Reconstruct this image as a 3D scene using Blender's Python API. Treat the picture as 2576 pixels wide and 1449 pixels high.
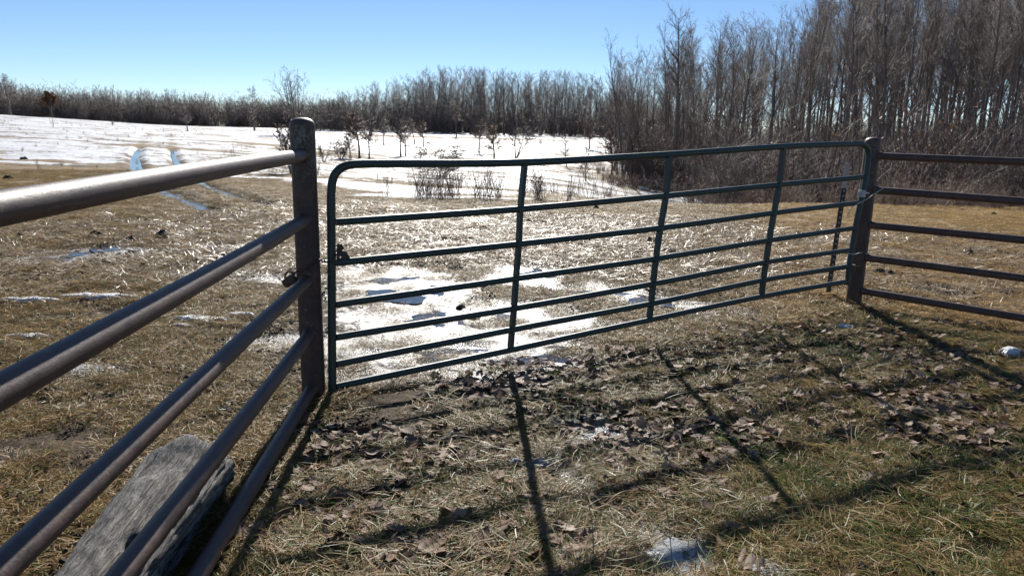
import bpy, math, random
import numpy as np
from mathutils import Vector, Matrix

random.seed(7)
RNG = np.random.default_rng(11)
R = math.radians
S = bpy.context.scene
C = S.collection
for o in list(bpy.data.objects):
    bpy.data.objects.remove(o)

# ------------------------------------------------------------ camera
EYE = 1.58
FP, CX, CY = 1825.0, 1288.0, 724.5          # focal length and centre in survey pixels
UPC = np.array([0.0175, 0.9762, 0.2162]); UPC /= np.linalg.norm(UPC)
FWC = np.array([0, 0, -1.0]); FWC = FWC - FWC.dot(UPC) * UPC; FWC /= np.linalg.norm(FWC)
RTC = np.cross(FWC, UPC)
M = np.array([RTC, FWC, UPC])               # camera -> world
cam_data = bpy.data.cameras.new('camera')
cam = bpy.data.objects.new('camera', cam_data)
C.objects.link(cam)
cam_data.sensor_width = 36.0
cam_data.lens = 36.0 * FP / 2576.0
cam_data.clip_end = 3000
cam_data.clip_start = 0.05
cam.matrix_world = Matrix([[M[0][0], M[0][1], M[0][2], 0], [M[1][0], M[1][1], M[1][2], 0],
                           [M[2][0], M[2][1], M[2][2], EYE], [0, 0, 0, 1]])
S.camera = cam

# ------------------------------------------------------------ light
def ray(px, py):
    v = np.array([(px - CX) / FP, -(py - CY) / FP, -1.0])
    w = M @ v
    return w / np.linalg.norm(w)
SUN_EL = R(28.5)
_r = ray(1222, 320)
SUN_AZ = math.atan2(_r[0], _r[1])            # from +Y towards +X
world = bpy.data.worlds.new('World'); S.world = world; world.use_nodes = True
wn = world.node_tree
bg = wn.nodes['Background']
sky = wn.nodes.new('ShaderNodeTexSky'); sky.sky_type = 'NISHITA'; sky.sun_disc = False
sky.sun_elevation = SUN_EL; sky.sun_rotation = SUN_AZ
sky.air_density = 1.2; sky.dust_density = 0.5; sky.ozone_density = 4.0; sky.altitude = 4500
tint = wn.nodes.new('ShaderNodeMix'); tint.data_type = 'RGBA'; tint.blend_type = 'MULTIPLY'; tint.inputs['Factor'].default_value = 1
tint.inputs[7].default_value = (1.05, 1.03, 1.02, 1)
wn.links.new(sky.outputs[0], tint.inputs[6]); wn.links.new(tint.outputs[2], bg.inputs[0])
bg.inputs[1].default_value = 0.07
sl = bpy.data.lights.new('sun', 'SUN'); sl.energy = 5.0; sl.angle = R(0.53); sl.color = (1, 0.955, 0.88)
sun = bpy.data.objects.new('sun', sl); C.objects.link(sun)
sdir = Vector((math.sin(SUN_AZ) * math.cos(SUN_EL), math.cos(SUN_AZ) * math.cos(SUN_EL), math.sin(SUN_EL)))
sun.rotation_euler = sdir.to_track_quat('Z', 'Y').to_euler()
sun.location = (0, 0, 30)
S.view_settings.view_transform = 'Standard'; S.view_settings.look = 'None'
S.view_settings.exposure = 0.62; S.view_settings.gamma = 1.0
S.view_settings.use_curve_mapping = False
S.render.engine = 'CYCLES'

# ------------------------------------------------------------ noise
def _hash(ix, iy, seed):
    h = (ix.astype(np.int64) * 374761393 + iy.astype(np.int64) * 668265263 + seed * 1442695041) & 0x7fffffff
    h = ((h ^ (h >> 13)) * 1274126177) & 0x7fffffff
    h = h ^ (h >> 16)
    return (h & 0xffff) / 65535.0
def vnoise(x, y, seed=0):
    x = np.asarray(x, float); y = np.asarray(y, float)
    ix = np.floor(x); iy = np.floor(y); fx = x - ix; fy = y - iy
    fx = fx * fx * (3 - 2 * fx); fy = fy * fy * (3 - 2 * fy)
    a = _hash(ix, iy, seed); b = _hash(ix + 1, iy, seed); c = _hash(ix, iy + 1, seed); d = _hash(ix + 1, iy + 1, seed)
    return (a * (1 - fx) + b * fx) * (1 - fy) + (c * (1 - fx) + d * fx) * fy
def fbm(x, y, oct=4, seed=0):
    s = 0; a = 0.5; t = 0
    for i in range(oct):
        s = s + a * vnoise(x * 2 ** i + 17.3 * i, y * 2 ** i - 9.1 * i, seed + i); t += a; a *= 0.5
    return s / t
def sstep(a, b, x):
    t = np.clip((x - a) / (b - a), 0, 1); return t * t * (3 - 2 * t)

# ------------------------------------------------------------ terrain
_D = np.array([0.0, 12, 16, 20, 25, 30, 37, 50, 70, 100, 150, 200, 300, 800])
_A = np.array([-180, -60, -35, -31, -26, -20, -14, -8, 0, 8, 14, 22, 30, 36, 60, 180.0])
_T = np.array([
 [0,0,0,0,.05,.1,.2,.45,.8,1.4,2.2,2.9,1.5,-4],
 [0,0,0,0,.05,.1,.2,.45,.8,1.4,2.2,2.9,1.5,-4],
 [0,0,0,0,.05,.1,.2,.42,.75,1.3,2.0,2.6,1.2,-4],
 [0,0,0,0,.0,.05,.1,.2,.4,.7,1.2,1.6,.6,-4],
 [0,0,0,0,.0,.0,.0,.03,.1,.22,.4,.6,-.4,-4],
 [0,0,0,-.03,-.08,-.15,-.2,-.25,-.2,-.05,.1,.25,-.5,-4],
 [0,0,0,-.08,-.22,-.35,-.5,-.7,-.7,-.45,-.05,.2,-.4,-4],
 [0,0,0,-.15,-.4,-.6,-.85,-1.2,-1.3,-1.0,-.35,.12,-.3,-4],
 [0,0,0,-.2,-.55,-.8,-1.1,-1.5,-1.6,-1.1,-.35,.15,-.2,-4],
 [0,0,0,-.3,-.95,-1.45,-1.9,-2.4,-2.4,-1.7,-.6,.1,-.2,-4],
 [0,0,-.02,-.4,-1.3,-2.1,-2.9,-3.4,-3.1,-2.2,-.8,.1,0,-4],
 [0,0,0,-.15,-.9,-1.8,-2.9,-3.5,-3.2,-2.2,-.8,.1,0,-4],
 [0,0,0,-.1,-.5,-1.2,-2.3,-3.3,-3.2,-2.2,-.8,.1,0,-4],
 [0,0,0,-.08,-.35,-.9,-1.8,-3.0,-3.0,-2.2,-.8,.1,0,-4],
 [0,0,0,-.08,-.35,-.9,-1.8,-3.0,-3.0,-2.2,-.8,.1,0,-4],
 [0,0,0,0,.05,.1,.2,.45,.8,1.4,2.2,2.9,1.5,-4]])
NA, ND = 361, 240
_ga = np.linspace(-180, 180, NA); _gl = np.linspace(math.log(8), math.log(800), ND)
_tmp = np.array([np.interp(np.exp(_gl), _D, row) for row in _T])
GRID = np.array([np.interp(_ga, _A, _tmp[:, j]) for j in range(ND)]).T
def _blur(g, k, ax):
    p = np.pad(g, [(k, k) if a == ax else (0, 0) for a in (0, 1)], mode='edge')
    s = sum(np.take(p, range(i, i + g.shape[ax]), axis=ax) for i in range(2 * k + 1))
    return s / (2 * k + 1)
for _ in range(2):
    GRID = _blur(_blur(GRID, 2, 0), 3, 1)
GRID *= 1.0
def base_z(x, y):
    x = np.asarray(x, float); y = np.asarray(y, float)
    d = np.hypot(x, y); a = np.degrees(np.arctan2(x, y))
    fa = np.clip((a + 180) / 360 * (NA - 1), 0, NA - 1.001)
    fl = np.clip((np.log(np.maximum(d, 1e-3)) - _gl[0]) / (_gl[-1] - _gl[0]) * (ND - 1), 0, ND - 1.001)
    i = fa.astype(int); j = fl.astype(int); u = fa - i; v = fl - j
    return (GRID[i, j] * (1 - u) + GRID[i + 1, j] * u) * (1 - v) + (GRID[i, j + 1] * (1 - u) + GRID[i + 1, j + 1] * u) * v

_TT = np.geomspace(.5, 700, 900)
_CACHE = {}
def at(px, py, h=0.0):
    """point where the sight line through a survey pixel meets the ground (raised by h)"""
    key = (px, py, h)
    if key in _CACHE: return _CACHE[key].copy()
    r = ray(px, py)
    def g(t): return EYE + r[2] * t - base_z(r[0] * t, r[1] * t) - h
    v = g(_TT); k = np.nonzero(v <= 0)[0]
    if len(k) == 0: t = 220.0
    else:
        lo, hi = _TT[max(k[0] - 1, 0)], _TT[k[0]]
        for _ in range(3):
            q = np.linspace(lo, hi, 12); w = np.nonzero(g(q) <= 0)[0]; i = w[0] if len(w) else 11
            lo, hi = q[max(i - 1, 0)], q[i]
        t = hi
    p = np.array([0, 0, EYE]) + r * t; _CACHE[key] = p; return p.copy()
def polar(px, d):
    """ground point at distance d in the direction of survey column px"""
    r = ray(px, 320); a = math.atan2(r[0], r[1])
    x, y = d * math.sin(a), d * math.cos(a)
    return np.array([x, y, float(base_z(x, y))])

def poly_dist(x, y, P):
    best = np.full(np.shape(x), 1e9)
    for (a, b) in zip(P[:-1], P[1:]):
        ax, ay = a[0], a[1]; dx, dy = b[0] - ax, b[1] - ay
        t = np.clip(((x - ax) * dx + (y - ay) * dy) / (dx * dx + dy * dy + 1e-9), 0, 1)
        best = np.minimum(best, np.hypot(x - ax - t * dx, y - ay - t * dy))
    return best
RUT_L = [at(*p) for p in [(392, 322), (372, 345), (352, 372), (338, 396), (342, 418), (365, 445), (395, 470), (440, 490), (490, 508), (545, 528)]]
RUT_R = [at(*p) for p in [(430, 322), (432, 350), (431, 375), (441, 405), (468, 430), (510, 460), (570, 483), (620, 497), (690, 514)]]
WATER_L = RUT_L[2:]; WATER_R = RUT_R[2:8]
def blob(x, y, px, py, rx, ry, rot=0):
    c = at(px, py); dx = x - c[0]; dy = y - c[1]
    ca, sa = math.cos(rot), math.sin(rot)
    u = (dx * ca + dy * sa) / rx; v = (-dx * sa + dy * ca) / ry
    return np.exp(-(u * u + v * v))
# wet hollow places: px, py, half widths in metres, rotation
WET = [(1180, 870, .8, .6, 0), (1020, 730, .75, .85, .3), (1100, 800, .9, .65, -.3), (960, 870, .55, .45, 0), (1400, 893, .5, .28, 0), (1290, 900, .6, .3, 0),
       (1320, 690, .6, .6, .6), (1480, 720, .7, .3, -.4), (1700, 765, .7, .25, -.4), (980, 690, .75, .6, 0), (1300, 790, .8, .5, -.4),
       (930, 940, .4, .2, 0), (1180, 945, .5, .15, 0),
       (240, 630, .8, .35, 0), (130, 650, .6, .4, 0), (560, 620, .5, .25, 0), (720, 700, .4, .3, 0), (680, 860, .4, .2, 0),
       (140, 960, .25, .1, 0), (130, 1010, .22, .08, 0), (10, 1140, .12, .07, 0), (210, 920, .4, .15, 0), (560, 690, .6, .25, 0),
       (1520, 1090, .26, .26, .4), (1450, 1200, .2, .2, .5), (1400, 1160, .12, .15, 0), (1590, 1300, .18, .18, 0), (1650, 1400, .25, .18, 0),
       (1350, 1180, .16, .08, 0), (2500, 1380, .3, .15, 0)]
def fields(x, y):
    d = np.hypot(x, y); a = np.degrees(np.arctan2(x, y))
    n1 = fbm(x * .35, y * .35, 4, 3); n2 = fbm(x * 1.4, y * 1.4, 4, 5)
    edge = np.interp(a, [-60, -35, -30, -26, -20, -13, -8, 0, 8, 13, 16, 22, 36, 60], [33, 31, 28, 24, 21, 17, 15.3, 15, 15.2, 16, 21, 24, 26, 30])
    snow = sstep(-.16, .26, (d - edge) / edge + (n1 - .5) * .5)
    snow = snow * (1 - .25 * sstep(15, 24, a) * sstep(20, 26, d))
    rutd = np.minimum(poly_dist(x, y, RUT_L), poly_dist(x, y, RUT_R))
    snow = snow * (.535 + .05 * sstep(20, 45, d) + .04 * sstep(50, 120, d)) + ((n1 - .5) * .6 + (n2 - .5) * .25) * sstep(.1, .4, snow)
    snow = snow - .7 * np.exp(-((rutd - .12) / .32) ** 2) * (.3 + 1.3 * n2) * (1 - sstep(26, 38, d)) - .16 * np.exp(-(rutd / .25) ** 2) * (d < 90)
    for (px, py, rx, ry) in [(930, 428, 3.0, .7), (870, 395, 4, 2.5), (1200, 400, 3, 2), (560, 385, 6, .8), (1050, 345, 25, 5), (700, 372, 7, 2), (1480, 425, 3, 1), (1700, 465, 9, 5), (1500, 345, 9, 4)]:
        snow = snow - .55 * blob(x, y, px, py, rx, ry)
    for (px, py, rx, ry) in [(2520, 514, 2.4, .28), (2430, 511, 1.2, .15), (60, 408, 3, .6), (230, 405, 2.5, .25), (480, 438, 1.5, .5), (1000, 475, 2.5, 1.2), (1250, 500, 3, .5)]:
        snow = snow + .75 * blob(x, y, px, py, rx, ry)
    wet = 0
    for (px, py, rx, ry, ro) in WET:
        wet = np.maximum(wet, blob(x, y, px, py, rx, ry, ro))
    wet = wet * sstep(.25, .6, n2 + .25) 
    wet = np.maximum(wet, .6 * np.exp(-(rutd / .22) ** 2) * (d < 45))
    # near strip of longer grass on this side of the gate line
    gx0, gy0, gx1, gy1 = -1.2, 4.1, 3.2, 6.55
    side = ((gx1 - gx0) * (y - gy0) - (gy1 - gy0) * (x - gx0)) / math.hypot(gx1 - gx0, gy1 - gy0)   # >0 beyond the gate
    side_l = -(x + 1.0 + .055 * (y - 1))    # >0 on the far side of the left fence
    rf = (y - 6.55) + .8 * (x - 3.2)    # beyond right fence
    near = 1 - sstep(-.25, .25, np.maximum(np.maximum(np.where(x < 3.2, side, -9), side_l), np.where(x >= 3.2, rf, -9)) + (n2 - .5) * .5)
    straw = sstep(6.8, 8.5, d + (n1 - .5) * 3) * (1 - sstep(12.5, 15, d + (n1 - .5) * 4)) * (1 - near)
    gold = sstep(14, 24, a) * (1 - near)
    mud = np.maximum(sstep(.56, .72, n2) * (1 - near), np.exp(-(rutd / .5) ** 2) * (d < 45))
    dark = np.maximum(near, 1 - sstep(5.5, 10, d + (n1 - .5) * 4))
    return dict(dark=dark, snow=snow, wet=wet, near=near, straw=straw, gold=gold, mud=mud, rut=rutd, n1=n1, n2=n2)
def relief(x, y, F=None):
    d = np.hypot(x, y)
    if F is None: F = fields(x, y)
    f = 1 / (1 + (d / 25) ** 2)
    h = (fbm(x * 2.1, y * 2.1, 3, 21) - .5) * .05 * (1 - .5 * F['near'])
    pock = fbm(x * 7.5, y * 7.5, 4, 31)
    h = h + (pock - .5) * (.045 * (1 - .7 * F['near'])) * (1 - .5 * F['wet'])
    h = h - .03 * F['wet'] * (F['rut'] > .6)
    h = h * f
    h = h - .12 * np.exp(-(F['rut'] / .24) ** 2) * (d < 48) + .03 * np.exp(-((F['rut'] - .42) / .16) ** 2) * (d < 48) * (1.6 * F['n2'] - .2)
    h = h + .5 * (fbm(x * .05, y * .05, 3, 44) - .5) * sstep(18, 60, d)
    h = h + .02 * sstep(.45, .8, F['snow']) * f + (.09 * (fbm(x * .7, y * .7, 4, 51) - .5) + .03 * (fbm(x * 2.5, y * 2.5, 3, 52) - .5)) * sstep(.2, .5, F['snow']) * (d < 250)
    return h
def ground_z(x, y):
    return base_z(x, y) + relief(np.asarray(x, float), np.asarray(y, float))

# ------------------------------------------------------------ helpers
def tag(o, label=None, cat=None, group=None, kind=None):
    if label: o['label'] = label
    if cat: o['category'] = cat
    if group: o['group'] = group
    if kind: o['kind'] = kind
    return o
def empty(name, loc=(0, 0, 0), rz=0):
    o = bpy.data.objects.new(name, None); C.objects.link(o); o.location = loc; o.rotation_euler = (0, 0, rz)
    o.empty_display_size = .1
    return o
CIRC = {}
class MB:
    def __init__(s): s.v = []; s.f = []; s.m = []; s.t = []; s.n = 0
    def add(s, V, Fc, mi=0, tone=0.5):
        s.v.append(np.asarray(V, float).reshape(-1, 3)); k = len(s.v[-1])
        for f in Fc: s.f.append([i + s.n for i in f]); s.m.append(mi)
        s.t.append(np.full(k, tone)); s.n += k
    def tube(s, P, rad, k=8, caps=True, mi=0, tone=.5, apex=False):
        P = np.asarray(P, float); n = len(P)
        rad = np.broadcast_to(np.asarray(rad, float), (n,))
        T = np.empty_like(P); T[0] = P[1] - P[0]; T[-1] = P[-1] - P[-2]
        if n > 2: T[1:-1] = P[2:] - P[:-2]
        T /= np.sqrt((T * T).sum(1))[:, None] + 1e-12
        t0 = T[0]; N0 = np.array([t0[1], -t0[0], 0.0]) if abs(t0[2]) < .9 else np.array([0.0, t0[2], -t0[1]])
        if k > 5 and n > 3:          # carry the frame along the path
            Ns = []; Nc = N0
            for i in range(n):
                Nc = Nc - Nc.dot(T[i]) * T[i]; Nc = Nc / (math.sqrt(Nc.dot(Nc)) + 1e-12); Ns.append(Nc)
            Ns = np.array(Ns)
        else:
            Ns = N0 - (T @ N0)[:, None] * T; Ns /= np.sqrt((Ns * Ns).sum(1))[:, None] + 1e-9
        Bs = np.stack([T[:, 1] * Ns[:, 2] - T[:, 2] * Ns[:, 1], T[:, 2] * Ns[:, 0] - T[:, 0] * Ns[:, 2], T[:, 0] * Ns[:, 1] - T[:, 1] * Ns[:, 0]], 1)
        if k not in CIRC:
            ang = np.arange(k) * 2 * math.pi / k; CIRC[k] = (np.cos(ang), np.sin(ang))
        ca, sa = CIRC[k]
        V = P[:, None] + rad[:, None, None] * (Ns[:, None] * ca[None, :, None] + Bs[:, None] * sa[None, :, None])
        V = V.reshape(-1, 3)
        if apex: V = np.vstack([V[:-k], P[-1:]])
        Fc = []
        for i in range(n - 1):
            a = i * k; b = a + k
            if apex and i == n - 2:
                for j in range(k): Fc.append((a + j, a + (j + 1) % k, b))
            else:
                for j in range(k): Fc.append((a + j, a + (j + 1) % k, b + (j + 1) % k, b + j))
        if caps:
            Fc.append(tuple(range(k))[::-1])
            if not apex: Fc.append(tuple(range((n - 1) * k, n * k)))
        s.add(V, Fc, mi, tone)
    def box(s, c, sz, rot=None, mi=0):
        V = np.array([(i, j, k) for i in (-.5, .5) for j in (-.5, .5) for k in (-.5, .5)]) * np.array(sz)
        if rot is not None: V = V @ np.array(rot).T
        s.add(V + np.array(c), [(0, 1, 3, 2), (4, 6, 7, 5), (0, 4, 5, 1), (2, 3, 7, 6), (0, 2, 6, 4), (1, 5, 7, 3)], mi)
    def mesh(s, name, mats, smooth=True):
        me = bpy.data.meshes.new(name)
        V = np.concatenate(s.v) if s.v else np.zeros((0, 3))
        lens = np.array([len(f) for f in s.f], dtype=np.int32); flat = np.fromiter((i for f in s.f for i in f), dtype=np.int32)
        me.vertices.add(len(V)); me.vertices.foreach_set('co', V.astype(np.float32).ravel())
        me.loops.add(len(flat)); me.loops.foreach_set('vertex_index', flat)
        me.polygons.add(len(lens)); me.polygons.foreach_set('loop_start', np.concatenate([[0], np.cumsum(lens)[:-1]]).astype(np.int32))
        if not isinstance(mats, (list, tuple)): mats = [mats]
        for m in mats: me.materials.append(m)
        me.polygons.foreach_set('material_index', np.array(s.m, dtype=np.int32))
        me.polygons.foreach_set('use_smooth', np.full(len(lens), smooth))
        at_ = me.attributes.new('tone', 'FLOAT', 'POINT'); at_.data.foreach_set('value', np.concatenate(s.t).astype(np.float32))
        me.update(calc_edges=True); me.validate()
        return me
    def build(s, name, mats, parent=None, smooth=True, link=True):
        o = bpy.data.objects.new(name, s.mesh(name, mats, smooth))
        if link: C.objects.link(o)
        if parent: o.parent = parent
        return o
def weld_shade(me, angle=40):
    try: me.set_sharp_from_angle(angle=R(angle))
    except Exception: pass
def copy_tree(o, loc, rz, scale, label=None, group=None):
    c = o.copy(); C.objects.link(c); c.location = loc; c.rotation_euler = (o.rotation_euler[0], o.rotation_euler[1], rz); c.scale = (scale,) * 3 if not isinstance(scale, tuple) else scale
    if label: c['label'] = label
    if group: c['group'] = group
    for ch in list(KIDS.get(o.name, [])):
        k = ch.copy(); C.objects.link(k); k.parent = c
    return c
KIDS = {}

# ------------------------------------------------------------ materials
def mat(name):
    m = bpy.data.materials.new(name); m.use_nodes = True
    return m, m.node_tree, m.node_tree.nodes['Principled BSDF']
def N(nt, t, **kw):
    n = nt.nodes.new(t)
    for k, v in kw.items(): setattr(n, k, v)
    return n
def ramp(nt, fac, stops):
    r = N(nt, 'ShaderNodeValToRGB'); cr = r.color_ramp
    while len(cr.elements) < len(stops): cr.elements.new(.5)
    for e, (p, c) in zip(cr.elements, stops):
        e.position = p; e.color = (*c, 1) if len(c) == 3 else c
    nt.links.new(fac, r.inputs[0]); return r.outputs[0]
def noise(nt, scale, detail=6, rough=.6, vec=None, stretch=None, coord='Object', dist=0):
    tc = N(nt, 'ShaderNodeTexCoord') if coord != 'Geo' else N(nt, 'ShaderNodeNewGeometry')
    out = tc.outputs['Position'] if coord == 'Geo' else tc.outputs[coord]
    mp = N(nt, 'ShaderNodeMapping'); nt.links.new(out, mp.inputs[0])
    if stretch: mp.inputs['Scale'].default_value = stretch
    n = N(nt, 'ShaderNodeTexNoise'); n.inputs['Scale'].default_value = scale; n.inputs['Detail'].default_value = detail
    n.inputs['Roughness'].default_value = rough; n.inputs['Distortion'].default_value = dist
    nt.links.new(mp.outputs[0], n.inputs[0]); return n.outputs[0]
def math_(nt, op, a, b=None, clamp=False):
    n = N(nt, 'ShaderNodeMath', operation=op); n.use_clamp = clamp
    for i, v in enumerate((a, b)):
        if v is None: continue
        if isinstance(v, (int, float)): n.inputs[i].default_value = v
        else: nt.links.new(v, n.inputs[i])
    return n.outputs[0]
def mixc(nt, fac, a, b):
    n = N(nt, 'ShaderNodeMix', data_type='RGBA')
    for sck, v in ((n.inputs['Factor'], fac), (n.inputs[6], a), (n.inputs[7], b)):
        if isinstance(v, (int, float)): sck.default_value = v
        elif isinstance(v, tuple): sck.default_value = (*v, 1)
        else: nt.links.new(v, sck)
    return n.outputs[2]
def mixf(nt, fac, a, b):
    n = N(nt, 'ShaderNodeMix', data_type='FLOAT')
    for sck, v in ((n.inputs['Factor'], fac), (n.inputs[2], a), (n.inputs[3], b)):
        if isinstance(v, (int, float)): sck.default_value = v
        else: nt.links.new(v, sck)
    return n.outputs[0]
def bump(nt, bs, h, strength, dist):
    b = N(nt, 'ShaderNodeBump'); b.inputs['Strength'].default_value = strength; b.inputs['Distance'].default_value = dist
    nt.links.new(h, b.inputs['Height']); nt.links.new(b.outputs[0], bs.inputs['Normal']); return b
def attr(nt, name, typ='GEOMETRY'):
    a = N(nt, 'ShaderNodeAttribute', attribute_name=name); a.attribute_type = typ; return a.outputs['Fac']

def make_ground_mat():
    m, nt, bs = mat('ground_cover')
    L = nt.links.new
    sn = attr(nt, 'snow'); wet = attr(nt, 'wet'); near = attr(nt, 'near'); mud = attr(nt, 'mud'); gold = attr(nt, 'gold'); dark = attr(nt, 'dark'); straw = attr(nt, 'straw')
    a = noise(nt, 9, 8, .75, coord='Geo')
    b = noise(nt, 45, 6, .7, coord='Geo', stretch=(1, .55, 1))
    c = noise(nt, 1.1, 5, .6, coord='Geo')
    e = noise(nt, 190, 4, .7, coord='Geo')
    soil = ramp(nt, a, [(.3, (.018, .013, .010)), (.5, (.045, .032, .022)), (.75, (.085, .062, .04))])
    thatch = ramp(nt, b, [(.3, (.035, .026, .016)), (.45, (.21, .14, .07)), (.6, (.41, .285, .145)), (.78, (.55, .43, .27))])
    goldc = ramp(nt, b, [(.3, (.10, .07, .035)), (.44, (.30, .215, .11)), (.6, (.48, .36, .19)), (.8, (.6, .48, .3))])
    th = mixc(nt, gold, thatch, goldc)
    gfac = math_(nt, 'MULTIPLY', ramp(nt, c, [(.45, (0, 0, 0)), (.62, (1, 1, 1))]), .45)
    th = mixc(nt, gfac, th, (.075, .085, .03))
    mfac = math_(nt, 'ADD', math_(nt, 'MULTIPLY', mud, .8), math_(nt, 'MULTIPLY', wet, .55), True)
    mfac = math_(nt, 'ADD', mfac, math_(nt, 'MULTIPLY', math_(nt, 'SUBTRACT', a, .5), 1.6), True)
    col = mixc(nt, mfac, th, soil)
    col = mixc(nt, math_(nt, 'MULTIPLY', dark, .8), col, soil)
    # snow
    streak = noise(nt, .9, 9, .72, coord='Geo', stretch=(.55, 1.25, 1))
    fine = noise(nt, 7, 6, .8, coord='Geo', stretch=(.5, 1, 1))
    sv = math_(nt, 'ADD', sn, math_(nt, 'MULTIPLY', math_(nt, 'SUBTRACT', streak, .5), 1.5))
    sv = math_(nt, 'ADD', sv, math_(nt, 'MULTIPLY', math_(nt, 'SUBTRACT', fine, .5), 1.2))
    sf = ramp(nt, sv, [(.46, (0, 0, 0)), (.56, (1, 1, 1))])
    scol = ramp(nt, fine, [(.3, (.52, .52, .53)), (.6, (.78, .79, .81))])
    col = mixc(nt, sf, col, scol)
    L(col, bs.inputs['Base Color'])
    wf = math_(nt, 'ADD', math_(nt, 'ADD', wet, math_(nt, 'MULTIPLY', dark, .12)), math_(nt, 'MULTIPLY', math_(nt, 'SUBTRACT', noise(nt, 9, 8, .8, coord='Geo'), .5), 2.2))
    wf = ramp(nt, wf, [(.38, (0, 0, 0)), (.52, (1, 1, 1))])
    wf = math_(nt, 'MULTIPLY', wf, math_(nt, 'SUBTRACT', 1.0, sf))
    rough = mixf(nt, wf, .85, .36)
    rough = mixf(nt, sf, rough, .6)
    L(rough, bs.inputs['Roughness'])
    L(mixf(nt, wf, .2, 1.0), bs.inputs['Specular IOR Level'])
    h = math_(nt, 'ADD', math_(nt, 'MULTIPLY', b, .5), math_(nt, 'MULTIPLY', a, .9))
    h = math_(nt, 'ADD', h, math_(nt, 'MULTIPLY', e, math_(nt, 'ADD', .15, math_(nt, 'MULTIPLY', wf, .9))))
    h = math_(nt, 'MULTIPLY', h, math_(nt, 'SUBTRACT', 1.0, math_(nt, 'MULTIPLY', wf, .8)))
    h = math_(nt, 'ADD', h, math_(nt, 'MULTIPLY', sf, .6))
    bump(nt, bs, h, 1.0, .03)
    return m
M_ground = make_ground_mat()

def make_snow_mat(name, dirty=0.0, gran=60, c0=(.68, .69, .71), c1=(.88, .89, .91)):
    m, nt, bs = mat(name)
    n = noise(nt, gran, 6, .8); n2 = noise(nt, 6, 5, .6)
    col = ramp(nt, n, [(.3, c0), (.6, c1)])
    if dirty: col = mixc(nt, math_(nt, 'MULTIPLY', ramp(nt, n2, [(.45, (0, 0, 0)), (.7, (1, 1, 1))]), dirty), col, (.12, .09, .06))
    nt.links.new(col, bs.inputs['Base Color'])
    bs.inputs['Roughness'].default_value = .3; bs.inputs['Specular IOR Level'].default_value = .5
    bs.inputs['Subsurface Weight'].default_value = 0
    bump(nt, bs, n, .9, .02)
    return m
M_snow = make_snow_mat('old_snow', .25)
M_slush = make_snow_mat('slush_ice', .35, 90, (.22, .23, .25), (.72, .75, .78))

def make_water_mat():
    m, nt, bs = mat('puddle_water')
    n = noise(nt, 14, 5, .7, coord='Geo'); g = noise(nt, 60, 4, .8, coord='Geo')
    bs.inputs['Base Color'].default_value = (.035, .032, .03, 1)
    nt.links.new(ramp(nt, n, [(.35, (.02, .02, .02)), (.65, (.12, .12, .12))]), bs.inputs['Roughness'])
    bs.inputs['IOR'].default_value = 1.33; bs.inputs['Specular IOR Level'].default_value = .7
    bump(nt, bs, g, .12, .004)
    return m
M_water = make_water_mat()
def make_ice_mat():
    m, nt, bs = mat('wet_ice_film')
    n = noise(nt, 38, 5, .8, coord='Geo'); g = noise(nt, 120, 4, .8, coord='Geo')
    nt.links.new(ramp(nt, n, [(.4, (.04, .04, .045)), (.65, (.22, .23, .25))]), bs.inputs['Base Color'])
    nt.links.new(ramp(nt, n, [(.35, (.1, .1, .1)), (.65, (.32, .32, .32))]), bs.inputs['Roughness'])
    bs.inputs['IOR'].default_value = 1.33; bs.inputs['Specular IOR Level'].default_value = .8
    bump(nt, bs, math_(nt, 'ADD', n, math_(nt, 'MULTIPLY', g, .4)), .7, .012)
    return m
M_ice = make_ice_mat()

def make_blade_mat(name, stops, trans=.35, rough=.55, spec=.15):
    m, nt, bs = mat(name)
    oi = N(nt, 'ShaderNodeObjectInfo')
    t = attr(nt, 'tone')
    f = math_(nt, 'ADD', math_(nt, 'MULTIPLY', t, .75), math_(nt, 'MULTIPLY', oi.outputs['Random'], .25))
    col = ramp(nt, f, stops)
    nt.links.new(col, bs.inputs['Base Color'])
    bs.inputs['Roughness'].default_value = rough; bs.inputs['Specular IOR Level'].default_value = spec
    tr = N(nt, 'ShaderNodeBsdfTranslucent'); nt.links.new(col, tr.inputs[0])
    mx = N(nt, 'ShaderNodeMixShader'); mx.inputs[0].default_value = trans
    nt.links.new(bs.outputs[0], mx.inputs[1]); nt.links.new(tr.outputs[0], mx.inputs[2])
    nt.links.new(mx.outputs[0], nt.nodes['Material Output'].inputs[0])
    return m
M_dead = make_blade_mat('dead_grass', [(.0, (.11, .062, .024)), (.35, (.29, .18, .07)), (.7, (.48, .33, .145)), (1, (.62, .48, .27))], .42, .5)
M_golden = make_blade_mat('golden_turf', [(.0, (.22, .135, .055)), (.4, (.47, .31, .13)), (.8, (.64, .46, .22)), (1, (.72, .56, .32))], .45, .5)
M_green = make_blade_mat('green_grass', [(.0, (.05, .09, .02)), (.5, (.10, .165, .035)), (.85, (.19, .235, .06)), (1, (.32, .30, .10))], .45, .4)
M_straw = make_blade_mat('straw', [(.0, (.16, .10, .05)), (.4, (.36, .26, .15)), (.8, (.55, .44, .29)), (1, (.68, .58, .42))], .15, .45, .35)
M_leaf = make_blade_mat('oak_leaf_brown', [(.0, (.08, .045, .03)), (.4, (.17, .105, .07)), (.8, (.28, .2, .145)), (1, (.38, .29, .22))], .15, .6, .12)
M_treeleaf = make_blade_mat('dry_tree_leaf', [(.0, (.08, .045, .028)), (.5, (.15, .085, .05)), (1, (.26, .17, .10))], .3, .5)

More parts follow.
